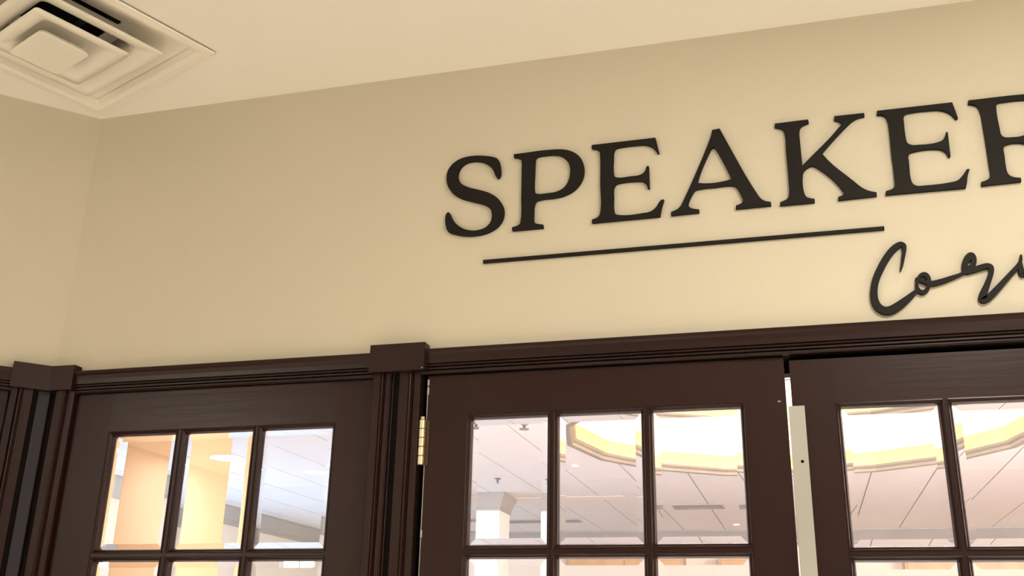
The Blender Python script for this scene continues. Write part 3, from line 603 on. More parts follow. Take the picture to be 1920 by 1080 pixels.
'R':[[(0.3971,2.5551),(0.415,2.5551),(0.4327,2.5552),(0.4504,2.5554),(0.468,2.5554),(0.4855,2.5552),(0.5029,2.5548),(0.5062,2.5548),(0.5095,2.5547),(0.5129,2.5547),(0.5162,2.5545),(0.5194,2.5542),(0.5227,2.5535),(0.5257,2.5526),(0.5287,2.5517),(0.5317,2.5505),(0.5345,2.5491),(0.5372,2.5474),(0.5397,2.5453),(0.542,2.5427),(0.5439,2.5398),(0.5456,2.5366),(0.5471,2.5332),(0.5481,2.5296),(0.5489,2.526),(0.5492,2.5223),(0.5493,2.5186),(0.5491,2.5148),(0.5487,2.511),(0.548,2.5073),(0.547,2.5037),(0.5458,2.5002),(0.5444,2.4967),(0.5429,2.4934),(0.5409,2.4899),(0.5386,2.4865),(0.5362,2.4834),(0.5336,2.4804),(0.5306,2.478),(0.5272,2.4761),(0.5242,2.4739),(0.5224,2.4707),(0.5211,2.4573),(0.5235,2.4443),(0.5285,2.4318),(0.5349,2.4195),(0.5414,2.4075),(0.547,2.3956),(0.5482,2.3926),(0.5495,2.3896),(0.5509,2.3868),(0.5525,2.3842),(0.5544,2.382),(0.5566,2.3801),(0.5589,2.3785),(0.5612,2.3772),(0.5636,2.3761),(0.5661,2.3751),(0.5685,2.3741),(0.5679,2.3671),(0.5612,2.3665),(0.5544,2.3653),(0.5476,2.3642),(0.5409,2.3635),(0.5344,2.3639),(0.5282,2.3658),(0.5255,2.3678),(0.5233,2.3707),(0.5214,2.374),(0.5173,2.3826),(0.5139,2.3917),(0.5109,2.4012),(0.5081,2.4109),(0.5052,2.4205),(0.5019,2.4299),(0.5006,2.4333),(0.4993,2.4366),(0.4975,2.4395),(0.4953,2.4412),(0.4928,2.4425),(0.4901,2.4434),(0.4875,2.4443),(0.4848,2.4452),(0.482,2.446),(0.4792,2.4467),(0.4764,2.4471),(0.4731,2.4475),(0.4698,2.4477),(0.4665,2.4478),(0.4632,2.4476),(0.4599,2.4471),(0.4571,2.4466),(0.4544,2.4457),(0.452,2.4441),(0.4503,2.4416),(0.4491,2.4386),(0.4483,2.4354),(0.4479,2.4311),(0.4481,2.4267),(0.4482,2.4223),(0.4481,2.4163),(0.4479,2.4102),(0.4476,2.4042),(0.4475,2.3982),(0.4476,2.3922),(0.448,2.3864),(0.4484,2.3833),(0.4491,2.3804),(0.4502,2.3778),(0.4521,2.3753),(0.4545,2.3734),(0.4571,2.3719),(0.4598,2.3706),(0.4626,2.3698),(0.4655,2.3692),(0.4685,2.3686),(0.4713,2.3679),(0.4713,2.3608),(0.3978,2.3593),(0.398,2.367),(0.4015,2.3678),(0.405,2.3687),(0.4083,2.37),(0.4107,2.3714),(0.4129,2.3731),(0.4148,2.3752),(0.4162,2.3784),(0.417,2.3819),(0.4174,2.3855),(0.4174,2.3891),(0.4174,2.3927),(0.4172,2.3963),(0.4171,2.3999),(0.4173,2.4146),(0.4174,2.4294),(0.4175,2.4443),(0.4175,2.4593),(0.4175,2.4743),(0.4173,2.4893),(0.4173,2.4958),(0.4173,2.5022),(0.4173,2.5087),(0.4172,2.5152),(0.4168,2.5216),(0.4159,2.5279),(0.4152,2.532),(0.414,2.536),(0.4123,2.5395),(0.41,2.542),(0.4073,2.5438),(0.4045,2.5452),(0.4018,2.5462),(0.399,2.5468),(0.3962,2.5474)],[(0.4476,2.533),(0.448,2.5368),(0.4492,2.5401),(0.4515,2.542),(0.4543,2.543),(0.4576,2.5436),(0.4611,2.5437),(0.4645,2.5437),(0.469,2.5438),(0.4734,2.5439),(0.4779,2.544),(0.4824,2.544),(0.4869,2.5439),(0.4913,2.5437),(0.4946,2.5436),(0.498,2.5434),(0.5013,2.5432),(0.5045,2.5427),(0.5077,2.5418),(0.5108,2.5406),(0.5139,2.5391),(0.5167,2.5371),(0.5192,2.5346),(0.5211,2.5318),(0.5227,2.5286),(0.524,2.5251),(0.5247,2.5215),(0.525,2.5172),(0.5247,2.5128),(0.5241,2.5085),(0.5231,2.5042),(0.522,2.5005),(0.5207,2.4969),(0.5192,2.4934),(0.5175,2.49),(0.5157,2.4868),(0.5136,2.4835),(0.5113,2.4804),(0.5089,2.4775),(0.5063,2.4747),(0.5037,2.472),(0.5011,2.4696),(0.4985,2.4672),(0.4957,2.4649),(0.4929,2.4631),(0.4899,2.4616),(0.4856,2.4603),(0.4811,2.4597),(0.4767,2.4595),(0.4722,2.4596),(0.4677,2.4598),(0.4633,2.4601),(0.4599,2.4602),(0.4566,2.4606),(0.4535,2.4618),(0.4515,2.4633),(0.4498,2.4654),(0.4485,2.4679),(0.4477,2.471),(0.4475,2.4744),(0.4475,2.4779),(0.4475,2.4813),(0.4471,2.4899),(0.4468,2.4984),(0.4465,2.5071),(0.4465,2.5157),(0.4468,2.5244)]],
}
STROKES = [
('open',[(0.2259,2.1891,0.00169),(0.2267,2.1912,0.00234),(0.2277,2.1942,0.00328),(0.2289,2.1977,0.00427),(0.2301,2.2014,0.00508),(0.2311,2.2053,0.00563),(0.2322,2.2097,0.00607),(0.2332,2.2141,0.00643),(0.2342,2.2183,0.00677),(0.2352,2.2223,0.00705),(0.2363,2.2263,0.00728),(0.2372,2.2301,0.0075),(0.2378,2.2334,0.00778),(0.2381,2.2364,0.00817),(0.2383,2.239,0.00861),(0.2381,2.2413,0.00906),(0.2375,2.2431,0.00948),(0.2364,2.2447,0.00982),(0.2349,2.2459,0.01013),(0.2331,2.2466,0.01045),(0.2309,2.2464,0.01083),(0.2281,2.2453,0.01132),(0.225,2.2434,0.01189),(0.2215,2.2409,0.01243),(0.2182,2.2381,0.01286),(0.2149,2.2349,0.01313),(0.2115,2.2313,0.0133),(0.2082,2.2273,0.01342),(0.2048,2.2228,0.01354),(0.2013,2.2179,0.01365),(0.1977,2.2125,0.01375),(0.1941,2.2068,0.01382),(0.1907,2.2009,0.01387),(0.1873,2.1947,0.0139),(0.1839,2.1883,0.0139),(0.1807,2.1817,0.01388),(0.178,2.1751,0.01387),(0.1758,2.1685,0.01385),(0.174,2.1618,0.01381),(0.1726,2.1552,0.0138),(0.1716,2.149,0.01387),(0.1711,2.1433,0.01407),(0.1709,2.1379,0.01434),(0.1711,2.1329,0.01464),(0.1718,2.1283,0.01489),(0.173,2.124,0.01508),(0.1746,2.1201,0.01525),(0.1765,2.1166,0.01541),(0.1788,2.1137,0.01557),(0.1814,2.1114,0.01574),(0.1843,2.1096,0.01593),(0.1875,2.1083,0.0161),(0.1907,2.1076,0.01624),(0.1939,2.1075,0.01638),(0.1973,2.108,0.01652),(0.2007,2.109,0.0166),(0.2043,2.1104,0.01658),(0.2081,2.1123,0.01648),(0.2122,2.1147,0.01631),(0.2163,2.1173,0.01602),(0.2202,2.12,0.01557),(0.224,2.1227,0.0149),(0.2276,2.1255,0.01407),(0.2312,2.1283,0.01313),(0.2346,2.1311,0.01218),(0.2381,2.1339,0.01115),(0.2416,2.1369,0.01003),(0.2447,2.1396,0.00896),(0.2474,2.1417,0.00812),(0.2493,2.143,0.00756),(0.2508,2.1438,0.00719),(0.2519,2.1443,0.00695),(0.2526,2.1447,0.00677)]),
('ring',[[(0.28,2.1584),(0.2784,2.1525),(0.2759,2.147),(0.2727,2.1423),(0.269,2.1389),(0.2651,2.1368),(0.2611,2.1363),(0.2575,2.1374),(0.2543,2.14),(0.2519,2.1439),(0.2505,2.1489),(0.25,2.1547),(0.2506,2.1608),(0.2522,2.1668),(0.2547,2.1723),(0.2579,2.177),(0.2616,2.1805),(0.2656,2.1825),(0.2696,2.183),(0.2733,2.1819),(0.2764,2.1793),(0.2788,2.1753),(0.2802,2.1703),(0.2806,2.1645)],[(0.2727,2.1592),(0.2718,2.1555),(0.2705,2.1521),(0.2687,2.1492),(0.2667,2.147),(0.2645,2.1457),(0.2623,2.1454),(0.2602,2.1461),(0.2585,2.1477),(0.2572,2.1501),(0.2563,2.1532),(0.256,2.1567),(0.2563,2.1605),(0.2572,2.1642),(0.2586,2.1677),(0.2603,2.1706),(0.2624,2.1728),(0.2646,2.174),(0.2668,2.1744),(0.2688,2.1737),(0.2706,2.1721),(0.2719,2.1696),(0.2728,2.1665),(0.273,2.163)]]),
('open',[(0.2545,2.169,0.00711),(0.2557,2.1686,0.0074),(0.2575,2.1681,0.00783),(0.2595,2.1674,0.00823),(0.2616,2.1665,0.00846),(0.2639,2.1653,0.00844),(0.2665,2.1639,0.00827),(0.2689,2.1624,0.00802),(0.2709,2.161,0.00778),(0.2725,2.1596,0.00753),(0.2737,2.1582,0.00723),(0.2746,2.1569,0.00696),(0.2753,2.156,0.00677)]),
('open',[(0.2756,2.1588,0.00981),(0.2769,2.1585,0.00997),(0.2786,2.1582,0.01019),(0.2809,2.1579,0.0104),(0.2838,2.158,0.01049),(0.2873,2.1585,0.01043),(0.2916,2.1593,0.01028),(0.2961,2.1604,0.01006),(0.3005,2.1615,0.00981),(0.3049,2.1627,0.00954),(0.3092,2.164,0.00922),(0.3135,2.1654,0.00886),(0.3175,2.1667,0.00846),(0.3212,2.1679,0.00797),(0.3247,2.169,0.0074),(0.328,2.1701,0.00686),(0.3311,2.1712,0.00643),(0.3339,2.1723,0.00609),(0.3365,2.1734,0.0058),(0.339,2.1745,0.00565),(0.3413,2.1754,0.00575),(0.3437,2.1762,0.00626),(0.3462,2.177,0.00706),(0.3483,2.1776,0.00789),(0.3497,2.1781,0.00846)]),
('ring',[[(0.3672,2.1935),(0.3652,2.1877),(0.3624,2.1824),(0.3591,2.178),(0.3554,2.1747),(0.3517,2.1727),(0.3481,2.1722),(0.3449,2.1733),(0.3423,2.1758),(0.3405,2.1795),(0.3396,2.1844),(0.3398,2.1899),(0.3409,2.1957),(0.3429,2.2015),(0.3456,2.2068),(0.349,2.2113),(0.3527,2.2147),(0.3565,2.2167),(0.3601,2.2171),(0.3633,2.2161),(0.3659,2.2135),(0.3676,2.2097),(0.3685,2.2049),(0.3683,2.1993)],[(0.3574,2.1953),(0.3564,2.1937),(0.3552,2.1922),(0.3541,2.191),(0.3531,2.1901),(0.3522,2.1895),(0.3515,2.1894),(0.351,2.1896),(0.3508,2.1903),(0.351,2.1913),(0.3514,2.1926),(0.352,2.1941),(0.3529,2.1956),(0.3539,2.1972),(0.355,2.1987),(0.3561,2.1999),(0.3572,2.2008),(0.3581,2.2014),(0.3588,2.2015),(0.3593,2.2013),(0.3594,2.2006),(0.3593,2.1996),(0.3589,2.1983),(0.3583,2.1968)]]),
('open',[(0.3497,2.1781,0.01015),(0.3518,2.1785,0.01029),(0.3547,2.179,0.01049),(0.3581,2.1797,0.01069),(0.3614,2.1805,0.01083),(0.3646,2.1814,0.01089),(0.3681,2.1824,0.01091),(0.3715,2.1835,0.01089),(0.3748,2.1844,0.01083),(0.3779,2.1852,0.0107),(0.381,2.186,0.01051),(0.3839,2.1866,0.01031),(0.3863,2.1866,0.01015),(0.3884,2.1861,0.01004),(0.3901,2.1852,0.00996),(0.3914,2.1839,0.00989),(0.3921,2.182,0.00981),(0.3924,2.1796,0.00968),(0.3921,2.1766,0.00952),(0.3914,2.1731,0.00942),(0.3902,2.1691,0.00948),(0.3883,2.1643,0.00972),(0.3858,2.1588,0.01011),(0.3831,2.1531,0.0106),(0.3805,2.1477,0.01117),(0.378,2.1424,0.01192),(0.3754,2.1372,0.01284),(0.373,2.1323,0.01368),(0.3711,2.1282,0.01421),(0.3698,2.1248,0.01432),(0.3687,2.122,0.01415),(0.3682,2.1199,0.01384),(0.3683,2.1183,0.01354),(0.3691,2.1174,0.01321),(0.3706,2.1171,0.01282),(0.3724,2.1173,0.01244),(0.3743,2.1178,0.01218),(0.3761,2.1186,0.0121),(0.3781,2.1198,0.01214),(0.3803,2.1214,0.0122),(0.383,2.1236,0.01218),(0.3862,2.1265,0.01208),(0.3899,2.13,0.01193),(0.3937,2.1338,0.01174),(0.3975,2.1375,0.01151),(0.4012,2.1412,0.01122),(0.4048,2.1449,0.01087),(0.4085,2.1487,0.01051),(0.4122,2.1525,0.01015),(0.4159,2.1564,0.00981),(0.4197,2.1603,0.00945),(0.4234,2.1642,0.00911),(0.4269,2.1679,0.0088),(0.4305,2.1715,0.00854),(0.4339,2.1749,0.00831),(0.4371,2.1782,0.00808),(0.4399,2.1813,0.00778),(0.442,2.1842,0.00743),(0.4438,2.1869,0.00704),(0.4452,2.1895,0.0066),(0.4464,2.1923,0.00609),(0.4474,2.1955,0.00542),(0.4481,2.1989,0.00463),(0.4487,2.202,0.00389),(0.449,2.2042,0.00338)]),
('open',[(0.4454,2.1868,0.00677),(0.4452,2.1844,0.00736),(0.445,2.1809,0.00823),(0.4448,2.1771,0.00912),(0.4448,2.1739,0.00981),(0.445,2.171,0.01031),(0.4452,2.1683,0.0107),(0.4456,2.1661,0.01091),(0.4462,2.1645,0.01083),(0.4471,2.1637,0.01029),(0.4481,2.1634,0.00939),(0.4494,2.1638,0.00845),(0.451,2.165,0.00778),(0.453,2.1673,0.00748),(0.4554,2.1705,0.00738),(0.458,2.1742,0.00739),(0.4607,2.1781,0.00745),(0.4638,2.1825,0.00752),(0.4672,2.1876,0.00766),(0.4705,2.1923,0.00786),(0.4734,2.1955,0.00812),(0.4759,2.197,0.0085),(0.4781,2.1974,0.00897),(0.48,2.1967,0.00944),(0.4812,2.1952,0.00981),(0.4818,2.1926,0.01007),(0.4817,2.1889,0.01026),(0.4813,2.1845,0.01039),(0.4806,2.1801,0.01049),(0.4795,2.1752,0.01057),(0.4778,2.1698,0.01062),(0.4763,2.1646,0.0106),(0.4754,2.1603,0.01049),(0.4753,2.1568,0.01025),(0.4756,2.1538,0.0099),(0.4765,2.1518,0.00951),(0.478,2.1509,0.00914),(0.4803,2.1516,0.00879),(0.4834,2.1534,0.00844),(0.4867,2.1561,0.0081),(0.4901,2.1591,0.00778),(0.4936,2.1628,0.00748),(0.4974,2.1673,0.00719),(0.5008,2.1715,0.00694),(0.5032,2.1745,0.00677)]),
]

for key, lab in (('S', 'black raised serif letter S, first of the large letters on the wall'),
                 ('P', 'black raised serif letter P between the S and the first E'),
                 ('E1', 'black raised serif letter E between the P and the A'),
                 ('A', 'black raised serif letter A between the first E and the K'),
                 ('K', 'black raised serif letter K between the A and the second E'),
                 ('E2', 'black raised serif letter E between the K and the R'),
                 ('R', 'black raised serif letter R cut by the right edge')):
    letter(key, LETTERS[key], lab)

bm = nbox(-.6535, .2050, D - .0075, D - .0002, 2.2818, 2.2894, bevel=.0006)
tag(obj('sign_bar', bm, M_LETTER), 'thin black raised line under the large letters', 'sign')

bm = bmesh.new()
for k_, (mode, st) in enumerate(STROKES):
    yA, yB = D - LETTER_T - .0002 * k_, D - .0003
    n = len(st)
    closed = mode == 'closed'
    L, R_ = [], []
    if mode == 'ring':
        L, R_ = st
        n, st, closed = len(L), [], True
    for i, (x, z, w) in enumerate(st):
        a = st[(i - 1) % n] if closed else st[max(i - 1, 0)]
        b = st[(i + 1) % n] if closed else st[min(i + 1, n - 1)]
        tx, tz = b[0] - a[0], b[1] - a[1]
        l = math.hypot(tx, tz) or 1
        nx, nz = -tz / l, tx / l
        L.append((x + nx * w / 2, z + nz * w / 2))
        R_.append((x - nx * w / 2, z - nz * w / 2))
    vs = [[bm.verts.new((p[0], y, p[1])) for p in S_] for S_ in (L, R_) for y in (yA, yB)]
    LA, LB, RA, RB = vs
    for i in range(n if closed else n - 1):
        j = (i + 1) % n
        bm.faces.new((LA[i], LA[j], RA[j], RA[i]))
        bm.faces.new((LB[i], RB[i], RB[j], LB[j]))
        bm.faces.new((LA[i], LB[i], LB[j], LA[j]))
        bm.faces.new((RA[i], RA[j], RB[j], RB[i]))
    if not closed:
        for i in (0, n - 1):
            bm.faces.new((LA[i], RA[i], RB[i], LB[i]))
            # round caps
            x, z, w = st[i]
            if w > .006:
                c = bm.verts.new((x, yA - .0001, z))
                c2 = bm.verts.new((x, yB, z))
                rim = [(bm.verts.new((x + w / 2 * math.cos(t), yA - .0001, z + w / 2 * math.sin(t))), bm.verts.new((x + w / 2 * math.cos(t), yB, z + w / 2 * math.sin(t)))) for t in [2 * math.pi * k / 16 for k in range(16)]]
                for k in range(16):
                    p, q_ = rim[k], rim[(k + 1) % 16]
                    bm.faces.new((c, p[0], q_[0]))
                    bm.faces.new((p[0], p[1], q_[1], q_[0]))
tag(obj('sign_script', bm, M_LETTER), 'black raised handwritten word under the letter E at the right', 'sign')

# ------------------------------------------------------------------ ceiling air vent
vent = empty('ceiling_vent', (VC[0], VC[1], HC), math.atan2(VU.y, VU.x))
tag(vent, 'cream square air vent with nested louvre rings on the ceiling near the left corner', 'vent')


def rloop(bm, hs, r, z, n=5):
    """rounded square loop of half size hs"""
    vs = []
    for cx, cy, a0 in ((hs - r, hs - r, 0), (-hs + r, hs - r, 90), (-hs + r, -hs + r, 180), (hs - r, -hs + r, 270)):
        for k in range(n + 1):
            a = math.radians(a0 + 90 * k / n)
            vs.append(bm.verts.new((cx + r * math.cos(a), cy + r * math.sin(a), z)))
    return vs


def rloft(secs, close=False, cap_last=False, cap_first=False):
    bm = bmesh.new()
    L_ = [rloop(bm, *s) for s in secs]
    prs = list(zip(L_[:-1], L_[1:]))
    if close:
        prs.append((L_[-1], L_[0]))
    for a, b in prs:
        n = len(a)
        for k in range(n):
            bm.faces.new((a[k], a[(k + 1) % n], b[(k + 1) % n], b[k]))
    if cap_last:
        bm.faces.new(L_[-1])
    if cap_first:
        bm.faces.new(L_[0][::-1])
    return bm


# outer frame: flat flange that hangs a little below the ceiling, then a sloping inner lip
obj('frame', rloft([(.2440, .006, -.0035), (.2500, .008, -.0035), (.2510, .008, -.0060), (.2490, .008, -.0085), (.2300, .006, -.0095), (.2180, .006, -.0060), (.2090, .006, .006),
                    (.2080, .006, .012), (.2130, .006, .012), (.2200, .006, -.001)], close=True), M_VENT, vent, smooth=False)
# dark band that paints the shadow gap between frame and ceiling
obj('shadow_gap', rloft([(.2400, .006, .0), (.2465, .006, .0), (.2465, .006, -.0036), (.2400, .006, -.0036)], close=True), M_DARK, vent)
# back pan up to the round duct
pan = bmesh.new()
outer = rloop(pan, .2085, .01, .010, n=5)
nn = len(outer)
mid = []
for k, v in enumerate(outer):
    a = math.atan2(v.co.y, v.co.x)
    mid.append(pan.verts.new((0.122 * math.cos(a), 0.122 * math.sin(a), .060)))
for k in range(nn):
    pan.faces.new((outer[k], outer[(k + 1) % nn], mid[(k + 1) % nn], mid[k]))
obj('pan', pan, M_VENT, vent, smooth=True)
obj('duct_collar', lathe(bmesh.new(), [(.122, .058), (.120, .075), (.120, .30), (0, .30)], 32), M_DUCT, vent, smooth=True)
bm = bmesh.new()
box(bm, -.03, .05, -.118, -.112, .08, .15)
obj('damper_blade', bm, M_TAPE, vent)


def cone(a, z, w, up, r):
    """bowl shaped square ring: outer lip at half size a, hanging at z"""
    s = [(a, r, z), (a + .0012, r, z + .002), (a - .002, r, z + .0048)]
    top = [(a - w * .55, r, z + .011), (a - w * .85, r * 1.6, z + .020), (a - w, r * 2.2, z + up)]
    under = [(a - w - .0015, r * 2.2, z + up), (a - w * .90, r * 1.6, z + .017), (a - w * .58, r, z + .0075), (a - w * .25, r, z + .002)]
    return rloft(s + top + under, close=True)


obj('louvre_ring', cone(.1660, -.020, .060, .056, .010), M_VENT, vent, smooth=True)
def bowl(a, z, r):
    under = [(a, r, z), (a - .020, r, z + .0012), (a - .030, r, z + .004), (a - .040, r * 1.6, z + .011), (a - .047, r * 2.2, z + .021), (a - .052, r * 2.4, z + .032)]
    top = [(e, r_, z_ + .003) for e, r_, z_ in under]
    return rloft(top[::-1] + under, cap_first=True, cap_last=True)


obj('louvre_ring', bowl(.1165, -.030, .010), M_VENT, vent, smooth=True, loc=(.003, .006, 0))
obj('centre_plate', rloft([(.020, .008, -.020), (.050, .010, -.026), (.0580, .012, -.033), (.0615, .0125, -.0405), (.0615, .012, -.0420), (.0605, .0115, -.0428)], cap_last=True), M_VENT, vent, loc=(.0205, .017, 0)).scale = (1.2, 1, 1)
bm = bmesh.new()
box(bm, -.105, .105, -.006, .006, .012, .020)
box(bm, -.006, .006, -.105, .105, .012, .020)
obj('bracket', bm, M_DUCT, vent)

# ------------------------------------------------------------------ the hall behind the doors
HX0, HX1, HY0, HY1 = -7.45, 7.0, D + WT, 15.6
CO = (0.0, 8.82)                             # centre of the round light cove
CR, CN = 1.93, 16

bm = nbox(HX0, HX1, HY0, HY1 + .1, -.1, 0)
struct('floor_hall', bm, M_HFLOOR, 'carpet floor of the hall behind the doors', 'floor')
struct('wall_far', nbox(HX0, HX1, HY1, HY1 + .1, 0, HF + .1), M_HWALL, 'pale far wall of the hall seen through the panes', 'wall')
struct('wall_hall_left', nbox(HX0 - .1, HX0, HY0, HY1 + .1, 0, HF + .1), M_HWALL, 'pale left wall of the hall seen through the fixed panel', 'wall')
struct('wall_hall_right', nbox(HX1, HX1 + .1, HY0, HY1 + .1, 0, HF + .1), M_HWALL, 'pale right wall of the hall', 'wall')
struct('wall_hall_near', nbox(HX0, HX1, D + WT - .02, D + WT, HC + .02, HF + .1), M_HWALL, 'upper strip of the hall wall above the doors', 'wall')
struct('wall_hall_near_left', nbox(HX0, CX - .06, D + WT - .02, D + WT, 0, HC + .02), M_HWALL, 'hall wall to the left of the doors', 'wall')
struct('wall_hall_near_right', nbox(XR, HX1, D + WT - .02, D + WT, 0, HC + .02), M_HWALL, 'hall wall to the right of the doors', 'wall')

# hall ceiling: grid slab with the round opening, and the tiles as parts
bm = bmesh.new()
for pc in outside_ngon([(HX0, HY0), (HX1, HY0), (HX1, HY1), (HX0, HY1)], CO[0], CO[1], CR + .05, CN):
    bm.faces.new([bm.verts.new((x, y, HF + .012)) for x, y in pc])
ceil_hall = struct('ceiling_hall', bm, M_GRID, 'tiled ceiling of the hall seen through the door panes', 'ceiling')
TW, TL, G = 0.6, 2.4, .013
x_off = -2.90
k0 = math.floor((HX0 - x_off) / TW)
x = x_off + k0 * TW
shared = None
while x < HX1:
    y = HY0
    while y < HY1 - .05:
        xa, xb, ya, yb = max(x + G / 2, HX0), min(x + TW - G / 2, HX1), y + .001, min(y + TL - .001, HY1)
        if xb - xa > .02:
            rect = [(xa, ya), (xb, ya), (xb, yb), (xa, yb)]
            near = math.hypot(max(xa - CO[0], 0, CO[0] - xb), max(ya - CO[1], 0, CO[1] - yb)) < CR + .05
            pcs = outside_ngon(rect, CO[0], CO[1], CR + .03, CN) if near else [rect]
            full = (not near) and abs(xb - xa - TW + G) < 1e-6 and abs(yb - ya - TL + .002) < 1e-6
            if pcs:
                if full and shared:
                    o = bpy.data.objects.new('ceiling_tile', shared)
                    COL.objects.link(o)
                    o.parent = ceil_hall
                    o.location = (xa, ya, HF)
                else:
                    bm = bmesh.new()
                    for pc in pcs:
                        prism(bm, [(p[0] - xa, p[1] - ya) for p in pc], lambda p: (p[0], p[1], 0), lambda p: (p[0], p[1], .011))
                    o = obj('ceiling_tile', bm, M_TILE, ceil_hall, loc=(xa, ya, HF))
                    if full:
                        shared = o.data
        y += TL
    x += TW

# grey crown moulding of the hall
def crown(label, f):
    prof = [(0, 0), (.16, 0), (.16, -.025), (.145, -.03), (.11, -.075), (.075, -.12), (.05, -.15), (.05, -.175), (.028, -.19), (.028, -.225), (0, -.225)]
    bm = bmesh.new()
    prism(bm, prof, lambda p: f(p, 0), lambda p: f(p, 1))
    return trim(bm, M_CROWN, label)


crown('grey crown moulding along the far wall of the hall', lambda p, e: (HX0 if e == 0 else HX1, HY1 - p[0], HF + p[1]))
crown('grey crown moulding along the left wall of the hall', lambda p, e: (HX0 + p[0], HY0 if e == 0 else HY1 - .16, HF + p[1]))
# windows in the hall's left wall and orange timber doors in its far wall
for k, (ya, yb) in enumerate(((9.0, 10.6), (13.9, 15.0))):
    w = empty('window_%d' % (k + 1), (HX0, ya, .9))
    tag(w, ('bright window in the left wall of the hall, nearer the doors', 'bright window in the left wall of the hall, near the far corner')[k], 'window', kind='structure')
    bm = bmesh.new()
    d_ = yb - ya
    for a in ((0, .05, 0, 1.05), (d_ - .05, d_, 0, 1.05), (.05, d_ - .05, 0, .05), (.05, d_ - .05, 1.0, 1.05), (d_ / 2 - .02, d_ / 2 + .02, .05, 1.0)):
        box(bm, .0, .05, a[0], a[1], a[2], a[3])
    obj('window_frame', bm, M_COLUMN, w)
    obj('daylight_pane', nbox(.005, .012, .05, d_ - .05, .05, 1.0), M_DAY, w)

for k, (xa, lab) in enumerate(((-3.4, 'orange timber cabinet against the far wall of the hall, left one'), (-1.2, 'orange timber cabinet against the far wall of the hall, middle one'),
                               (1.3, 'orange timber cabinet against the far wall of the hall, right one'))):
    c_ = empty('cabinet', (xa, HY1 - .45, 0))
    tag(c_, lab, 'cabinet', 'timber cabinets along the far wall')
    obj('carcass', nbox(0, 1.7, .02, .448, 0, 2.05, bevel=.006), M_ORANGE, c_)
    for j in range(2):
        dr = obj('cabinet_door', nbox(.03 + j * .825, .845 + j * .825, -.002, .019, .08, 2.0, bevel=.004), M_ORANGE, c_)
        obj('handle', nbox(.80 + j * .06, .815 + j * .06, -.03, -.003, 1.0, 1.15, bevel=.003), M_STEEL, dr)

# round light cove
cove = empty('light_cove', (CO[0], CO[1], HF))
tag(cove, 'round recessed light cove with a glowing dome, seen through the hinged door panes', 'light')
ph = 0.0
obj('crown_ring', lathe(bmesh.new(), [(1.985, -.001), (1.985, -.012), (1.95, -.014), (1.935, -.008), (1.93, .012), (1.94, .025), (1.92, .035), (1.915, .05), (1.985, .05)], CN, ph, close=True), M_RING, cove)
obj('cove_lip', lathe(bmesh.new(), [(1.93, .05), (1.90, .05), (1.90, .175), (1.96, .175), (1.96, .10), (2.42, .10), (2.42, .08), (1.93, .08)], CN, ph, close=True), M_COVE, cove)
obj('dome', lathe(bmesh.new(), [(2.42, .09), (2.42, .78), (2.36, .90), (2.2, 1.0), (1.6, 1.08), (0, 1.12)], CN, ph), M_DOME, cove)
bm = bmesh.new()
ring = []
for k in range(32):
    a = 2 * math.pi * k / 32
    for j in range(6):
        b = 2 * math.pi * j / 6
        rr = 2.16 + .022 * math.cos(b)
        ring.append(bm.verts.new((rr * math.cos(a), rr * math.sin(a), .128 + .022 * math.sin(b))))
for k in range(32):
    for j in range(6):
        bm.faces.new((ring[k * 6 + j], ring[((k + 1) % 32) * 6 + j], ring[((k + 1) % 32) * 6 + (j + 1) % 6], ring[k * 6 + (j + 1) % 6]))
obj('light_tube', bm, M_LED, cove)

# columns
col = empty('column', (-3.631, 11.76, 0))
tag(col, 'white square column with a flared grey capital, behind the leftmost pane of the hinged door', 'column', kind='thing')
obj('shaft', nbox(-.22, .22, -.22, .22, .14, HF - .18), M_COLUMN, col)
obj('base', nbox(-.255, .255, -.255, .255, 0, .14, bevel=.01), M_CROWN, col)
bm = bmesh.new()
prof = [(.2205, -.20), (.232, -.20), (.232, -.175), (.240, -.165), (.240, -.15), (.252, -.12), (.275, -.07), (.290, -.045), (.290, -.001)]
prev = None
for e, z in prof:
    cur = [bm.verts.new((sx * e, sy * e, HF + z)) for sx, sy in ((-1, -1), (1, -1), (1, 1), (-1, 1))]
    if prev:
        for k in range(4):
            bm.faces.new((prev[k], prev[(k + 1) % 4], cur[(k + 1) % 4], cur[k]))
    prev = cur
obj('capital', bm, M_CROWN, col)

Y0 = 6.0
px0, px1 = -.7465 * Y0, -.6806 * Y0
pier = empty('pier', ((px0 + px1) / 2, Y0 + .35, 0))
tag(pier, 'broad plastered pier, warm light put into its peach colour, filling the two left panes of the fixed panel', 'column', kind='thing')
hw = (px1 - px0) / 2
obj('shaft', nbox(-hw, hw, -.35, .353, .14, HF - .2, bevel=.01), M_PIER, pier)
obj('base', nbox(-hw - .02, hw + .02, -.37, .373, 0, .14, bevel=.008), M_PIER, pier)
obj('capital', nbox(-hw - .05, hw + .05, -.40, .403, HF - .2, HF - .001, bevel=.01), M_CROWN, pier)

# small things on the hall ceiling
def downlight(x, y, r_, label):
    t = empty('recessed_downlight', (x, y, HF))
    tag(t, label, 'light', 'round recessed lamps in the hall ceiling')
    obj('trim_ring', lathe(bmesh.new(), [(r_ * .80, -.002), (r_ * .82, -.010), (r_, -.008), (r_ * 1.02, -.001)], 24), M_COLUMN, t, smooth=True)
    obj('lens', lathe(bmesh.new(), [(r_ * .80, -.004), (r_ * .5, -.007), (0, -.008)], 24), M_LAMP, t, smooth=True)


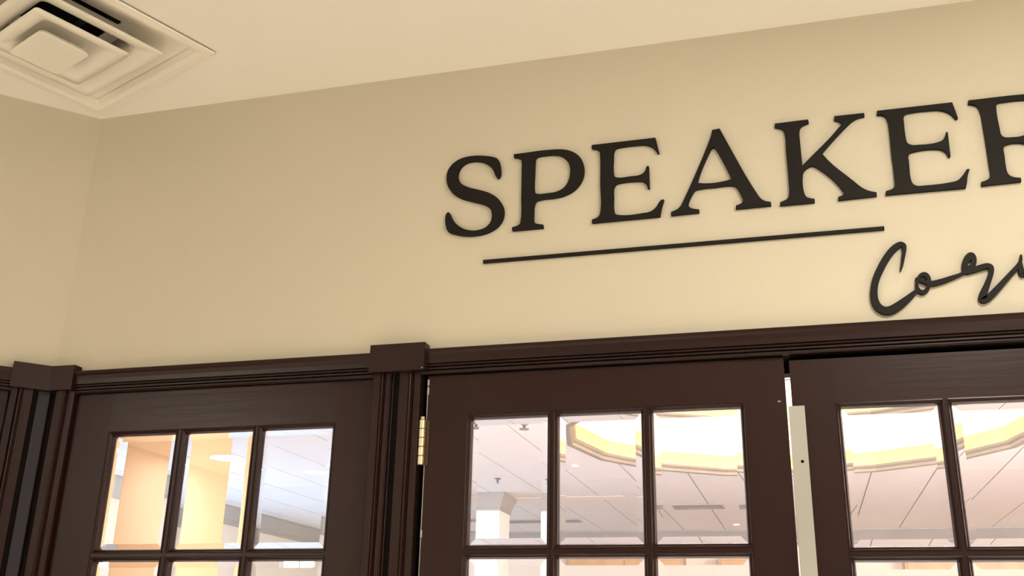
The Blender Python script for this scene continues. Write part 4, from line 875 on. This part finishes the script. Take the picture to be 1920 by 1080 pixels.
downlight(-4.14 * 1.326, 7.23 * 1.326, .075, 'round ceiling lamp at the left edge of the third pane of the fixed panel')
downlight(-3.74 * 1.326, 7.42 * 1.326, .13, 'round ceiling lamp at the right edge of the third pane of the fixed panel')
downlight(-.68 * 1.326, 11.17 * 1.326, .055, 'small round ceiling lamp low in the third pane of the hinged door')
downlight(-1.62 * 1.326, 7.45 * 1.326, .035, 'tiny ceiling lamp at the left edge of the middle pane of the hinged door')


def sprinkler(x, y, sc, label):
    t = empty('sprinkler_head', (x, y, HF))
    t.scale = (sc, sc, sc)
    tag(t, label, 'sprinkler', 'sprinkler heads on the hall ceiling')
    obj('escutcheon', lathe(bmesh.new(), [(.0, -.001), (.045, -.001), (.045, -.006), (.03, -.014), (.016, -.016)], 20), M_STEEL, t, smooth=True)
    obj('body', lathe(bmesh.new(), [(.014, -.012), (.014, -.030), (.018, -.032), (.018, -.040), (.009, -.044), (.006, -.060), (0, -.060)], 14), M_STEEL, t, smooth=True)
    obj('deflector', lathe(bmesh.new(), [(0, -.060), (.022, -.060), (.026, -.062), (.022, -.065), (0, -.065)], 16), M_STEEL, t)


sprinkler(-2.08, 7.68, 1.6, 'dark sprinkler head at the top of the leftmost pane of the hinged door')
sprinkler(-3.14, 10.53, .8, 'small sprinkler head above the white column')


def slot_vent(x0, x1, y0, y1, label):
    t = empty('slot_vent', ((x0 + x1) / 2, (y0 + y1) / 2, HF))
    tag(t, label, 'vent', 'long grey slot vents in the hall ceiling')
    hx_, hy_ = (x1 - x0) / 2, (y1 - y0) / 2
    bm = bmesh.new()
    box(bm, -hx_, hx_, -hy_, -hy_ + .03, -.012, -.0005)
    box(bm, -hx_, hx_, hy_ - .03, hy_, -.012, -.0005)
    box(bm, -hx_, -hx_ + .03, -hy_ + .03, hy_ - .03, -.012, -.0005)
    box(bm, hx_ - .03, hx_, -hy_ + .03, hy_ - .03, -.012, -.0005)
    obj('frame', bm, M_CROWN, t)
    ns = 5
    for k in range(ns):
        yy = -hy_ + .03 + (k + .5) * (2 * hy_ - .06) / ns
        bm = nbox(-hx_ + .03, hx_ - .03, yy - .02, yy + .012, -.009, -.003)
        obj('slat', bm, M_CROWN, t)


slot_vent(-1.55, -.93, 12.75, 13.15, 'grey slot vent low in the third pane of the hinged door')
slot_vent(-4.35, -3.0, 14.0, 14.3, 'grey slot vent right of the white column capital')
# shallow peach band across the hall ceiling at the column line
trim(nbox(-4.3, -2.02, 11.95, 12.22, HF - .004, HF - .0005), M_BAND, 'pale peach band across the hall ceiling beside the column capital')
